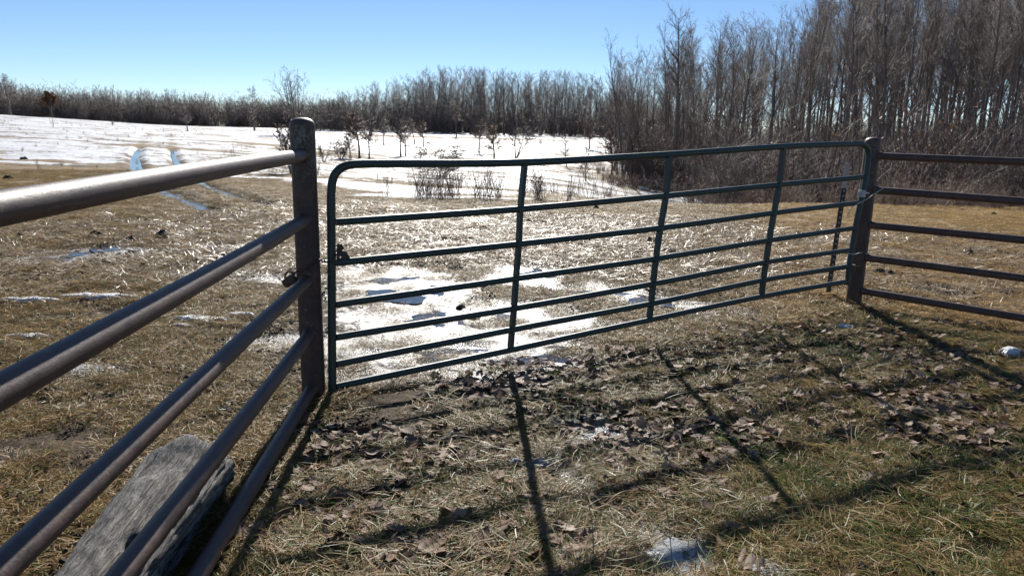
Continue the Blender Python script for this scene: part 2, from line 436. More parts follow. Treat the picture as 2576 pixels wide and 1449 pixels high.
def make_bark(name, c0, c1, c2, sc=9):
    m, nt, bs = mat(name)
    oi = N(nt, 'ShaderNodeObjectInfo')
    n = noise(nt, sc, 7, .7, stretch=(1, 1, .25)); t = attr(nt, 'tone')
    col = ramp(nt, n, [(.3, c0), (.5, c1), (.72, c2)])
    hsv = N(nt, 'ShaderNodeHueSaturation'); nt.links.new(col, hsv.inputs['Color'])
    nt.links.new(math_(nt, 'ADD', .6, math_(nt, 'ADD', math_(nt, 'MULTIPLY', oi.outputs['Random'], .35), math_(nt, 'MULTIPLY', t, .8))), hsv.inputs['Value'])
    nt.links.new(hsv.outputs[0], bs.inputs['Base Color'])
    bs.inputs['Roughness'].default_value = .6; bs.inputs['Specular IOR Level'].default_value = .3
    bump(nt, bs, n, .6, .02)
    return m
M_bark = make_bark('grey_bark', (.06, .048, .042), (.135, .11, .096), (.23, .195, .17))
M_bark_red = make_bark('reddish_twigs', (.06, .036, .03), (.12, .075, .06), (.2, .14, .12))
M_brush = make_bark('brush_stems', (.06, .05, .045), (.13, .112, .1), (.24, .215, .195))
M_weed = make_bark('dry_weeds', (.10, .066, .05), (.18, .125, .095), (.28, .2, .155))

def make_rust(name, c0, c1, c2, lichen=0.0, rough=(.42, .68), rusty=.45):
    m, nt, bs = mat(name)
    n = noise(nt, 14, 8, .75); n2 = noise(nt, 120, 4, .8); n3 = noise(nt, 5, 8, .8); n4 = noise(nt, 60, 6, .85)
    f = math_(nt, 'ADD', math_(nt, 'MULTIPLY', n, .6), math_(nt, 'MULTIPLY', n2, .4))
    col = ramp(nt, f, [(.36, c0), (.5, c1), (.66, c2)])
    if lichen:
        zz = N(nt, 'ShaderNodeTexCoord'); sp = N(nt, 'ShaderNodeSeparateXYZ'); nt.links.new(zz.outputs['Object'], sp.inputs[0])
        hi = N(nt, 'ShaderNodeMapRange'); hi.inputs[1].default_value = .95; hi.inputs[2].default_value = 1.45; nt.links.new(sp.outputs['Z'], hi.inputs[0])
        lf = math_(nt, 'MULTIPLY', ramp(nt, math_(nt, 'ADD', math_(nt, 'MULTIPLY', n3, .45), math_(nt, 'MULTIPLY', n4, .55)), [(.50, (0, 0, 0)), (.58, (1, 1, 1))]), math_(nt, 'MULTIPLY', hi.outputs[0], lichen))
        col = mixc(nt, lf, col, (.2, .21, .17))
    big = ramp(nt, noise(nt, 3.5, 8, .8), [(.48, (0, 0, 0)), (.62, (1, 1, 1))])
    col = mixc(nt, math_(nt, 'MULTIPLY', big, rusty), col, (.13, .062, .036))
    spk = ramp(nt, noise(nt, 45, 2, .5), [(.68, (0, 0, 0)), (.73, (1, 1, 1))])
    col = mixc(nt, math_(nt, 'MULTIPLY', spk, .55), col, (.25, .13, .06))
    nt.links.new(col, bs.inputs['Base Color'])
    nt.links.new(ramp(nt, f, [(.35, (rough[0],) * 3), (.65, (rough[1],) * 3)]), bs.inputs['Roughness'])
    bs.inputs['Specular IOR Level'].default_value = .55
    bump(nt, bs, math_(nt, 'ADD', n2, math_(nt, 'MULTIPLY', n, .6)), .35, .003)
    return m
M_pipe = make_rust('rusty_brown_pipe', (.035, .021, .017), (.075, .046, .038), (.13, .088, .07))
M_post = make_rust('rusty_brown_post', (.024, .015, .013), (.045, .028, .024), (.07, .048, .04), .8)
M_gate = make_rust('green_gate_paint', (.013, .037, .034), (.017, .047, .043), (.028, .06, .055), 0, (.38, .58), .22)
M_tpost = make_rust('dark_steel_post', (.025, .03, .026), (.04, .045, .04), (.08, .06, .05))
M_steel = make_rust('galvanised_steel', (.3, .3, .3), (.42, .42, .43), (.5, .5, .52), 0, (.3, .5), .1)
M_black = make_rust('black_iron', (.02, .016, .014), (.04, .03, .025), (.08, .05, .035))
M_tpost_top = make_rust('weathered_white_paint', (.25, .24, .23), (.42, .41, .39), (.55, .53, .5), 0, (.5, .7), .1)

def make_wood():
    m, nt, bs = mat('weathered_wood')
    n = noise(nt, 7, 9, .75, stretch=(7, .55, 7), dist=.6); n2 = noise(nt, 60, 6, .8, stretch=(1, .3, 1)); n3 = noise(nt, 3, 4, .5)
    f = math_(nt, 'ADD', math_(nt, 'MULTIPLY', n, .65), math_(nt, 'MULTIPLY', n2, .35))
    col = ramp(nt, f, [(.38, (.035, .031, .028)), (.46, (.15, .14, .128)), (.53, (.3, .28, .26)), (.62, (.5, .475, .44))])
    col = mixc(nt, math_(nt, 'MULTIPLY', ramp(nt, n3, [(.5, (0, 0, 0)), (.7, (1, 1, 1))]), .35), col, (.10, .11, .085))
    nt.links.new(col, bs.inputs['Base Color']); bs.inputs['Roughness'].default_value = .8
    cr = noise(nt, 6, 6, .65, stretch=(6, .35, 6), dist=.9)
    line = ramp(nt, math_(nt, 'ABSOLUTE', math_(nt, 'SUBTRACT', cr, .5)), [(.0, (1, 1, 1)), (.018, (0, 0, 0))])
    nt.links.new(mixc(nt, math_(nt, 'MULTIPLY', line, .85), col, (.015, .012, .01)), bs.inputs['Base Color'])
    bump(nt, bs, math_(nt, 'SUBTRACT', f, math_(nt, 'MULTIPLY', line, .6)), 1, .05)
    return m
M_wood = make_wood()
def make_mud():
    m, nt, bs = mat('wet_mud')
    n = noise(nt, 20, 7, .8)
    nt.links.new(ramp(nt, n, [(.3, (.012, .009, .008)), (.6, (.035, .026, .02)), (.8, (.07, .052, .04))]), bs.inputs['Base Color'])
    bs.inputs['Roughness'].default_value = .85
    bump(nt, bs, n, .9, .03)
    return m
M_mud = make_mud()

# ------------------------------------------------------------ ground sheet
def build_ground():
    az = np.concatenate([np.linspace(-180, -44, 46)[:-1], np.linspace(-44, -38, 10)[:-1], np.linspace(-38, 38, 430), np.linspace(38, 44, 10)[1:], np.linspace(44, 180, 46)[1:-1]])
    rr = np.concatenate([np.geomspace(.5, 1.6, 22)[:-1], np.geomspace(1.6, 20, 560), np.geomspace(20, 60, 150)[1:], np.geomspace(60, 900, 90)[1:]])
    A, Rr = np.meshgrid(np.radians(az), rr)
    X = Rr * np.sin(A); Y = Rr * np.cos(A)
    F = fields(X.ravel(), Y.ravel())
    Z = base_z(X.ravel(), Y.ravel()) + relief(X.ravel(), Y.ravel(), F)
    nA, nR = len(az), len(rr)
    V = np.stack([X.ravel(), Y.ravel(), Z], 1)
    V = np.vstack([V, [[0, 0, 0]]])
    i = np.arange(nR - 1)[:, None]; j = np.arange(nA)[None]
    jn = (j + 1) % nA
    q = np.stack([i * nA + j, i * nA + jn, (i + 1) * nA + jn, (i + 1) * nA + j], -1).reshape(-1, 4)[:, ::-1]
    tri = np.stack([np.full(nA, len(V) - 1), (np.arange(nA) + 1) % nA, np.arange(nA)], 1)
    me = bpy.data.meshes.new('ground')
    me.vertices.add(len(V)); me.vertices.foreach_set('co', V.astype(np.float32).ravel())
    flat = np.concatenate([q.ravel(), tri.ravel()]).astype(np.int32)
    me.loops.add(len(flat)); me.loops.foreach_set('vertex_index', flat)
    ls = np.concatenate([np.arange(len(q)) * 4, len(q) * 4 + np.arange(len(tri)) * 3]).astype(np.int32)
    me.polygons.add(len(ls)); me.polygons.foreach_set('loop_start', ls)
    me.polygons.foreach_set('use_smooth', np.ones(len(ls), bool))
    me.update(calc_edges=True)
    for k in ('dark', 'snow', 'wet', 'near', 'straw', 'gold', 'mud'):
        a = me.attributes.new(k, 'FLOAT', 'POINT'); a.data.foreach_set('value', np.append(F[k], 0).astype(np.float32))
    me.materials.append(M_ground)
    o = bpy.data.objects.new('ground', me); C.objects.link(o); tag(o, kind='structure')
build_ground()

# water sheets
def sheet(name, cx, cy, rx, ry, z, m, rot=0, seed=0, rough=.25, n=56):
    mb = MB(); a = np.arange(n) * 2 * math.pi / n
    rad = 1 + rough * 2 * (fbm(np.cos(a) * 2.3 + seed, np.sin(a) * 2.3 + seed * 3, 4, seed) - .5)
    x = rad * np.cos(a) * rx; y = rad * np.sin(a) * ry
    X = cx + x * math.cos(rot) - y * math.sin(rot); Y = cy + x * math.sin(rot) + y * math.cos(rot)
    V = [(0 + cx, cy, z)] + [(p, q, z) for p, q in zip(X, Y)]
    mb.add(V, [(0, i + 1, (i + 1) % n + 1) for i in range(n)])
    o = mb.build(name, m, smooth=False); tag(o, kind='structure'); return o
def puddle(px, py, rx, ry, dz, rot=0, m=None, seed=0, rough=.25):
    p = at(px, py)
    xs = p[0] + RNG.uniform(-rx, rx, 200) * .6; ys = p[1] + RNG.uniform(-ry, ry, 200) * .6
    z = float(np.quantile(ground_z(xs, ys), dz))
    return sheet('puddle', p[0], p[1], rx, ry, z, m or M_water, rot, seed, rough)
for k, a in enumerate([(1330, 892, .42, .3, .62, -.05), (1125, 890, .3, .17, .55, .2), (1180, 800, .5, .35, .3, 0), (1010, 720, .45, .6, .3, 0),
                       (1330, 670, .4, .6, .3, .5), (1540, 745, .6, .25, .3, -.3),
                       (190, 628, .75, .35, .5, 0), (310, 622, .4, .3, .5, 0), (130, 655, .6, .3, .45, 0), (570, 617, .45, .25, .4, 0), (620, 690, .6, .3, .3, 0),
                       (170, 960, .26, .1, .55, 0), (150, 1005, .22, .08, .5, 0), (8, 1140, .14, .09, .6, 0), (560, 690, .5, .3, .3, 0)]):
    puddle(*a[:5], a[5], seed=k + 3, rough=.4)
for k, a in enumerate([(1480, 1210, .16, .18, .5, .3), (1530, 1100, .2, .2, .5, .5), (1370, 1190, .12, .07, .5, 0), (1590, 1330, .16, .1, .45, 0), (1640, 1420, .2, .12, .5, 0),
                       (1220, 870, .5, .25, .4, 0), (960, 880, .25, .15, .4, 0), (215, 915, .4, .16, .4, 0)]):
    o = puddle(*a[:5], a[5], m=M_ice, seed=k + 40, rough=.4); o.name = 'thin_ice'
def ribbon(name, P, w0, dz):
    P = np.array([[p[0], p[1]] for p in P]); t = np.linspace(0, len(P) - 1, len(P) * 8)
    X = np.interp(t, range(len(P)), P[:, 0]); Y = np.interp(t, range(len(P)), P[:, 1])
    for _ in range(3):
        X[1:-1] = (X[:-2] + X[1:-1] + X[2:]) / 3; Y[1:-1] = (Y[:-2] + Y[1:-1] + Y[2:]) / 3
    T = np.gradient(np.stack([X, Y], 1), axis=0); T /= np.linalg.norm(T, axis=1)[:, None]
    z = base_z(X, Y)
    z = np.array([base_z(a, b) + .5 * (fbm(a * .05, b * .05, 3, 44) - .5) * sstep(18, 60, math.hypot(a, b)) for a, b in zip(X, Y)]) + dz
    wd = w0 * (.6 + .8 * fbm(t * 1.3, t * 0, 3, 9)) * np.minimum(1, .15 + np.minimum(t, t[-1] - t) * 1.2)
    mb = MB(); V = []
    for i in range(len(X)):
        nx, ny = -T[i][1], T[i][0]
        V += [(X[i] - nx * wd[i], Y[i] - ny * wd[i], z[i]), (X[i] + nx * wd[i], Y[i] + ny * wd[i], z[i])]
    mb.add(V, [(2 * i, 2 * i + 2, 2 * i + 3, 2 * i + 1) for i in range(len(X) - 1)])
    return tag(mb.build(name, M_water), kind='structure')
ribbon('rut_water', WATER_L, .17, -.065)
ribbon('rut_water', WATER_R, .13, -.065)

# ------------------------------------------------------------ gate, fences
def on_plane(px, py, P0, P1):
    """sight line of a survey pixel with the upright plane through P0, P1"""
    r = ray(px, py); dx, dy = P1[0] - P0[0], P1[1] - P0[1]
    nx, ny = -dy, dx
    t = (nx * P0[0] + ny * P0[1]) / (nx * r[0] + ny * r[1])
    return np.array([r[0] * t, r[1] * t, EYE + r[2] * t])
LP = at(790, 995); RP = at(2146, 768)        # post feet
def smooth_path(P, n=8):
    P = np.asarray(P, float); out = []
    Q = np.vstack([2 * P[0] - P[1], P, 2 * P[-1] - P[-2]])
    for i in range(1, len(Q) - 2):
        for k in range(n):
            t = k / n; a, b, c, d = Q[i - 1], Q[i], Q[i + 1], Q[i + 2]
            out.append(.5 * ((2 * b) + (c - a) * t + (2 * a - 5 * b + 4 * c - d) * t * t + (3 * b - a - 3 * c + d) * t ** 3))
    out.append(P[-1]); return np.array(out)
GL = on_plane(835, 800, LP + np.array([.1, .02, 0]), LP + np.array([.1, .02, 0]) + (RP - LP))
gdir = (RP - LP)[:2]; gdir /= np.linalg.norm(gdir); gper = np.array([gdir[1], -gdir[0]])   # towards the camera
G0 = LP[:2] + gper * .03; G1 = RP[:2] + gper * .10
G = lambda px, py: on_plane(px, py, G0, G1)
rows = [  # survey pixels of each bar at left stile, three braces, right stile
 [(846, 559), (1309, 526), (1675, 493), (1960, 465), (2170, 446)],
 [(846, 661), (1305, 614), (1661, 574), (1947, 536), (2157, 511)],
 [(846, 766), (1298, 701), (1650, 651), (1935, 605), (2148, 574)],
 [(846, 848), (1293, 776), (1643, 714), (1927, 660), (2141, 629)],
 [(846, 916), (1288, 829), (1638, 764), (1920, 705), (2136, 670)],
 [(846, 972), (1284, 880), (1633, 805), (1916, 746), (2131, 708)]]
top = [(905, 413), (1000, 412), (1320, 409), (1683, 389), (1971, 369), (2150, 362.5)]
gate = empty('pipe_gate', (GL[0], GL[1], 0))
tag(gate, 'dark green seven bar tube gate closed between the two brown posts', 'gate')
def child(mb, name, m, parent, smooth=True):
    o = mb.build(name, m, smooth=smooth)
    weld_shade(o.data)
    o.parent = parent; o.matrix_parent_inverse = Matrix.Translation(-Vector(parent.location)) if parent.rotation_euler.z == 0 else parent.matrix_world.inverted()
    return o
TR = .0235
frame_px = [(836, 984), (835, 800), (834, 640), (833, 520), (833.5, 480), (838, 450), (850, 430), (870, 418)] + top + [(2168, 363), (2180, 371), (2185, 388), (2182, 420), (2178, 448), (2167, 500), (2154, 560), (2146, 610), (2137, 662), (2132, 716)]
fp = np.array([G(*p) for p in frame_px]); mb = MB(); mb.tube(smooth_path(fp, 6), TR * 1.04, 14); child(mb, 'frame_tube', M_gate, gate)
for row in rows:
    P = np.array([G(*p) for p in row]); 
    mb = MB(); mb.tube(smooth_path(P, 8), TR * .93, 12); child(mb, 'rail', M_gate, gate)
for bx in ([(1320, 410)] + [r[1] for r in rows], [(1683, 389)] + [r[2] for r in rows], [(1971, 369)] + [r[3] for r in rows]):
    P = np.array([G(*p) for p in bx]) + np.array([*gper * .0, 0]); P[-1] -= (P[-1] - P[-2]) * .1
    # square channel brace on the camera side
    mb = MB(); Q = smooth_path(P, 3); w = .0135
    V = []
    for q in Q:
        for (a, b) in ((-1, -1), (1, -1), (1, 1), (-1, 1)):
            V.append((q[0] + gdir[0] * a * w + gper[0] * b * .021, q[1] + gdir[1] * a * w + gper[1] * b * .021, q[2]))
    n = len(Q); mb.add(V, [(4 * i + j, 4 * i + (j + 1) % 4, 4 * i + 4 + (j + 1) % 4, 4 * i + 4 + j) for i in range(n - 1) for j in range(4)] + [(3, 2, 1, 0), (4 * n - 4, 4 * n - 3, 4 * n - 2, 4 * n - 1)])
    child(mb, 'brace', M_gate, gate, smooth=False)
# keeper plate with two holes on the third bar
pl = [(847, 612), (858, 614), (866, 624), (861, 630), (870, 632), (882, 652), (882, 660), (847, 664)]
out = [G(*p) for p in pl]; mb = MB()
off = np.array([*gper * .006, 0]); cm = sum(out) / len(out)
def plate(outline, holes_px, name, m, parent):
    import bmesh
    bm = bmesh.new()
    def loop(pts): 
        vs = [bm.verts.new(p) for p in pts]; return [bm.edges.new((vs[i], vs[(i + 1) % len(vs)])) for i in range(len(vs))]
    E = loop(outline)
    for (hx, hy, hr) in holes_px:
        E += loop([G(hx + hr * math.cos(t), hy + hr * math.sin(t)) for t in np.arange(8) * math.pi / 4])
    bmesh.ops.triangle_fill(bm, edges=E, use_beauty=True, use_dissolve=False)
    g = bmesh.ops.extrude_face_region(bm, geom=bm.faces[:])
    for v in g['geom']:
        if isinstance(v, bmesh.types.BMVert): v.co += Vector((*gper * .006, 0))
    bmesh.ops.recalc_face_normals(bm, faces=bm.faces[:])
    me = bpy.data.meshes.new(name); bm.to_mesh(me); me.materials.append(m)
    o = bpy.data.objects.new(name, me); C.objects.link(o); o.parent = parent; o.matrix_parent_inverse = Matrix.Translation(-Vector(parent.location)); return o
plate(out, [(856, 647, 2.6), (875, 652, 2.8)], 'keeper_plate', M_black, gate)
# hinge strap at the right stile
h0 = G(2168, 487); mb = MB(); mb.tube([h0 + np.array([0, 0, -.03]), h0 + np.array([0, 0, .03])], TR * 1.35, 12)
mb.tube([h0 - np.array([*gdir * .06, 0]), h0 + np.array([*gdir * .1, 0])], .008, 8); mb.tube([h0 - np.array([*gdir * .05, 0]), h0 - np.array([*gdir * .036, 0])], .015, 6)
child(mb, 'hinge', M_steel, gate)
h0 = G(2140, 672) + np.array([*gper * .01, 0]); mb = MB(); mb.tube([h0 + np.array([0, 0, -.03]), h0 + np.array([0, 0, .025])], TR * 1.35, 12)
mb.tube([h0 - np.array([*gdir * .02, 0]), h0 + np.array([*gdir * .12, 0])], .008, 8); child(mb, 'hinge', M_black, gate)

def pipe_post(parent, foot, topz, r, lean=(0, 0), name='post'):
    mb = MB(); P = []; Rd = []
    for z in np.linspace(-.15, topz - r * .62, 10): P.append((foot[0] + lean[0] * z, foot[1] + lean[1] * z, z)); Rd.append(r)
    child_o = None
    mb.tube(P, Rd, 24, caps=False)
    # welded domed cap
    t = np.linspace(0, 1, 9); P2 = []; R2 = []
    for s in t:
        a = s * math.pi / 2; z = topz - r * .62 + math.sin(a) * r * .62; P2.append((foot[0] + lean[0] * z, foot[1] + lean[1] * z, z)); R2.append(max(r * 1.005 * math.cos(a) ** .8, .001))
    o = child(mb, name, M_post, parent)
    mb2 = MB(); mb2.tube(P2, R2, 24, caps=True); child(mb2, 'post_cap', M_pipe, parent); return o
lf = empty('pipe_fence', (LP[0], LP[1], 0)); tag(lf, 'rusty brown pipe fence running towards the viewer left of the gate', 'fence')
LR = .068
pipe_post(lf, LP, 1.612, LR)
_v = ray(1186, 322); fd = np.array([_v[0], _v[1]]); fd /= np.linalg.norm(fd)
lrails = [(1.408, .036), (1.052, .036), (.708, .034), (.395, .034), (.06, .034)]
for h, r in lrails:
    a = np.array([LP[0], LP[1], h]); b = a - np.array([*fd * 5.6, 0])
    t = np.linspace(0.0, 1, 24)[:, None]
    P = a + (b - a) * t; P[:, 2] += .004 * np.sin(t[:, 0] * 7 + h * 9)
    P = P + np.array([fd[1], -fd[0], 0]) * (.004 * (h > 1.2))
    mb = MB(); mb.tube(P, r, 20); child(mb, 'rail', M_pipe, lf)
    mb = MB(); wp = np.linspace(0, 1, 5); j = a - np.array([*fd * (LR - .006), 0]); mb.tube([j - np.array([*fd * s, 0]) for s in (0, .008, .016)], [r * 1.2, r * 1.13, r * .99], 16); child(mb, 'weld_collar', M_pipe, lf)
pipe_post(lf, LP - np.array([*fd * 5.6, 0]), 1.6, LR)

rfe = empty('pipe_fence', (RP[0], RP[1], 0)); tag(rfe, 'brown pipe fence running off to the right of the gate post', 'fence')
RR = .068
pipe_post(rfe, RP, 1.55, RR)
_v = ray(-965, 278); rd = -np.array([_v[0], _v[1]]); rd /= np.linalg.norm(rd)
PR2 = RP[:2] + rd * 4.2
for (ya, yb) in ((393, 408), (479, 507), (568, 604), (652, 700), (738, 800)):
    a = on_plane(2205, ya + (yb - ya) * (2205 - 2205) / 371, RP, PR2); b = on_plane(2576, yb, RP, PR2)
    d3 = (b - a) / np.linalg.norm((b - a)[:2]); s0 = (RP[:2] - a[:2]).dot(rd)
    p0 = a + d3 * s0; p1 = p0 + d3 * 4.2
    mb = MB(); mb.tube(p0 + (p1 - p0) * np.linspace(0, 1, 14)[:, None], .033, 18); child(mb, 'rail', M_pipe, rfe)
    mb = MB(); j = p0 + d3 * (RR - .006); mb.tube([j, j + d3 * .008, j + d3 * .018], [.04, .038, .0335], 16); child(mb, 'weld_collar', M_pipe, rfe)
pipe_post(rfe, np.array([*PR2, 0]), 1.55, RR)

# chain from post to gate, with padlock
chain = empty('gate_chain', (LP[0], LP[1], .7)); tag(chain, 'rusty chain looped round the left post and the end of the gate', 'chain')
cp = []
zc = .77
for a in np.linspace(200, 345, 12):
    aa = R(a); cp.append((LP[0] + (LR + .012) * math.cos(aa), LP[1] + (LR + .012) * math.sin(aa), zc - .03 + .0006 * (a - 200)))
e = G(845, 650)
cp.append((e[0] - .05, e[1] - .03, e[2] - .015)); cp.append((e[0] - .01, e[1] - .035, e[2] + .0)); cp.append((e[0] + .02, e[1] - .02, e[2] + .05))
cp = smooth_path(cp, 6); L_ = np.concatenate([[0], np.cumsum(np.linalg.norm(np.diff(cp, axis=0), axis=1))])
nl = int(L_[-1] / .027)
for k in range(nl):
    s = (k + .5) * L_[-1] / nl; c = np.array([np.interp(s, L_, cp[:, i]) for i in range(3)]); c2 = np.array([np.interp(s + .005, L_, cp[:, i]) for i in range(3)])
    T = c2 - c; T /= np.linalg.norm(T); Np = np.cross(T, (0, 0, 1)); Np /= np.linalg.norm(Np); Bp = np.cross(T, Np)
    W = Np if k % 2 else Bp
    pts = [c + T * .013 * math.cos(t) * 1.35 + W * .0095 * math.sin(t) for t in np.linspace(0, 2 * math.pi, 13)]
    mb = MB(); mb.tube(pts, .0035, 6, caps=False); child(mb, 'link', M_black, chain)
pk = empty('padlock', (LP[0] - .1, LP[1], .74)); tag(pk, 'dark rusty padlock hanging on the chain left of the post', 'padlock')
def lobed(c, sz, rotm, seed, m, name, parent, amp=.12, ns=12):
    mb = MB(); V = []; n1, n2 = ns, ns * 2
    for i in range(n1 + 1):
        th = math.pi * i / n1
        for j in range(n2):
            ph = 2 * math.pi * j / n2
            d = np.array([math.sin(th) * math.cos(ph), math.sin(th) * math.sin(ph), math.cos(th)])
            d = np.sign(d) * np.abs(d) ** .6
            V.append(d)
    V = np.array(V); nn = fbm(V[:, 0] * 1.7 + seed, V[:, 1] * 1.7 + V[:, 2] * 2.3 + seed, 3, seed)
    V = V * (1 + amp * 2 * (nn - .5))[:, None] * np.array(sz); V = V @ np.array(rotm).T + np.array(c)
    mb.add(V, [(i * n2 + j, i * n2 + (j + 1) % n2, (i + 1) * n2 + (j + 1) % n2, (i + 1) * n2 + j)[::-1] for i in range(n1) for j in range(n2)])
    return child(mb, name, m, parent) if parent else mb.build(name, m)
rm = np.array(Matrix.Rotation(R(-35), 3, 'Y'))
lobed((LP[0] - .105, LP[1] - .02, .70), (.045, .014, .028), rm, 3, M_black, 'body', pk, .05)
mb = MB(); mb.tube([(LP[0] - .105 + .026 * math.cos(t) , LP[1] - .02, .715 + .04 * math.sin(t)) for t in np.linspace(0, math.pi, 9)], .0055, 8); child(mb, 'shackle', M_black, pk)

# wires on the right post
w1 = empty('tie_wire', (RP[0], RP[1], 1.0)); tag(w1, 'bent wire running from gate hinge up across the right post to the second rail', 'wire')
q = [G(2127, 545), G(2130, 533), G(2140, 520), G(2165, 498), G(2180, 487), G(2205, 472)]
q = [p + np.array([*gper * (.02 + .05 * (i > 2)), 0]) for i, p in enumerate(q)]
mb = MB(); mb.tube(smooth_path(q, 6), .004, 6); child(mb, 'strand', M_steel, w1)
w2 = empty('twine', (RP[0], RP[1], .6)); tag(w2, 'pale twine tied round gate stile and right post below the middle', 'twine')
mb = MB(); zz = .565
mb.tube(smooth_path([G(2126, 636) + np.array([*gper * .03, 0]), G(2140, 638) + np.array([*gper * .04, 0]), (RP[0] - .02, RP[1] - RR - .008, G(2155, 640)[2]), (RP[0] + .055, RP[1] - .055, G(2180, 641)[2]), (RP[0] + RR + .01, RP[1] + .0, G(2180, 638)[2])], 6), .005, 6); child(mb, 'strand', M_tpost_top, w2)

# steel T post behind the gate
tpf = at(2083, 742); tph = 1.30
tp = empty('steel_post', (tpf[0], tpf[1], 0)); tag(tp, 'dark studded steel post with whitish top standing behind the gate', 'fence post')
def tee(z0, z1, s, lean=.035):
    mb = MB(); prof = [(-.019, .0), (.019, .0), (.019, -.005), (.003, -.005), (.003, -.034), (-.003, -.034), (-.003, -.005), (-.019, -.005)]
    V = [(tpf[0] + x * s + lean * z, tpf[1] - y * s, z) for z in (z0, z1) for x, y in prof]; n = 8
    mb.add(V, [(i, (i + 1) % n, n + (i + 1) % n, n + i) for i in range(n)] + [tuple(range(n))[::-1], tuple(range(n, 2 * n))]); return mb
child(tee(-.2, 1.06, 1.25), 'shaft', M_tpost, tp, False); child(tee(1.061, tph, 1.3), 'painted_top', M_tpost_top, tp, False)
mb = MB()
for z in np.arange(.1, 1.04, .052): mb.box((tpf[0] + .035 * z, tpf[1] - .004, z), (.014, .012, .014))
o = child(mb, 'studs', M_steel, tp, False); o['kind'] = 'stuff'

# ------------------------------------------------------------ log
def build_log():
    A = np.array([-1.46, 3.30]); B = np.array([-1.13, 1.75])
    A = at(487, 1150, .13)[:2]; B = at(258, 1449, .13)[:2]; dirn = (B - A) / np.linalg.norm(B - A); Bf = A + dirn * 1.75
    side = np.array([dirn[1], -dirn[0]])      # towards... left of travel
    ns, nk = 150, 120
    mb = MB(); V = []
    sv, av = np.meshgrid(np.linspace(0, 1, ns), 2 * math.pi * np.arange(nk) / nk, indexing='ij')
    ca, sa = np.cos(av), np.sin(av)
    w = .17 + .02 * np.sin(sv * 5 + .4) - .035 * sv + .03 * np.exp(-(sv / .1) ** 2); h = .135 + .015 * np.sin(sv * 7)
    X_ = np.sign(ca) * np.abs(ca) ** .85 * w; Z_ = np.sign(sa) * np.abs(sa) ** .8 * h
    cx_, cy_ = ca * 1.4 + 5, sa * 1.4 + 5
    n = fbm(cx_ + sv * 1.7, cy_ - sv * 2.1, 4, 77) - .5                      # broad lumps
    g = np.abs(fbm(cx_ * 5, cy_ * 5 + sv * 1.2, 3, 78) - .5)                 # grooves along the grain
    q = fbm(cx_ * 2 + sv * 16, cy_ * 2 + sv * 13, 4, 79) - .5
    f = 1 + .38 * n - .22 * np.clip(.1 - g, 0, .1) * 10 * .6 + .14 * q
    endf = np.minimum(1, .55 + (sv * 16) ** .5 * .45) * np.minimum(1, .5 + (1 - sv) * 8)
    X_ = X_ * f * endf; Z_ = Z_ * f * endf
    up = (sa > 0)
    Z_ = Z_ + up * (.06 * np.exp(-((sv - .02) / .05) ** 2 - ((X_ + .0) / .12) ** 2) - .035 * np.exp(-((sv - .14) / .07) ** 2 - ((X_ - .05) / .07) ** 2)
         - .07 * np.exp(-((sv - .47) / .022) ** 2 - ((X_ + .07) / .018) ** 2))
    Z_ = Z_ - .25 * X_ * .4
    ex = (fbm(cx_ * 2, cy_ * 2, 4, 80) - .5) * .22 * np.exp(-sv * 30)
    cxy = A[None, None] + (Bf - A)[None, None] * sv[..., None]
    PX = cxy[..., 0] + side[0] * X_ + dirn[0] * ex; PY = cxy[..., 1] + side[1] * X_ + dirn[1] * ex
    V = [tuple(p) for p in np.stack([PX, PY, .085 + Z_ + .04 * sv], -1).reshape(-1, 3)]
    Fc = [(i * nk + k, i * nk + (k + 1) % nk, (i + 1) * nk + (k + 1) % nk, (i + 1) * nk + k) for i in range(ns - 1) for k in range(nk)]
    c0 = A - dirn * .02; V.append((c0[0], c0[1], .13)); V.append((Bf[0], Bf[1], .1))
    Fc += [(k, (k + 1) % nk, ns * nk)[::-1] for k in range(nk)] + [((ns - 1) * nk + k, (ns - 1) * nk + (k + 1) % nk, ns * nk + 1) for k in range(nk)]
    V = np.array(V); mid = (A + Bf) / 2; ang = math.atan2(dirn[1], dirn[0]) - math.pi / 2
    V -= np.array([mid[0], mid[1], 0]); ca, sa = math.cos(-ang), math.sin(-ang)
    V = np.stack([V[:, 0] * ca - V[:, 1] * sa, V[:, 0] * sa + V[:, 1] * ca, V[:, 2]], 1)
    mb.add(V, Fc); o = mb.build('weathered_log', M_wood); o.location = (mid[0], mid[1], 0); o.rotation_euler = (0, 0, ang)
    tag(o, 'thick grey weathered log lying on the ground behind the left fence rails', 'log')
build_log()

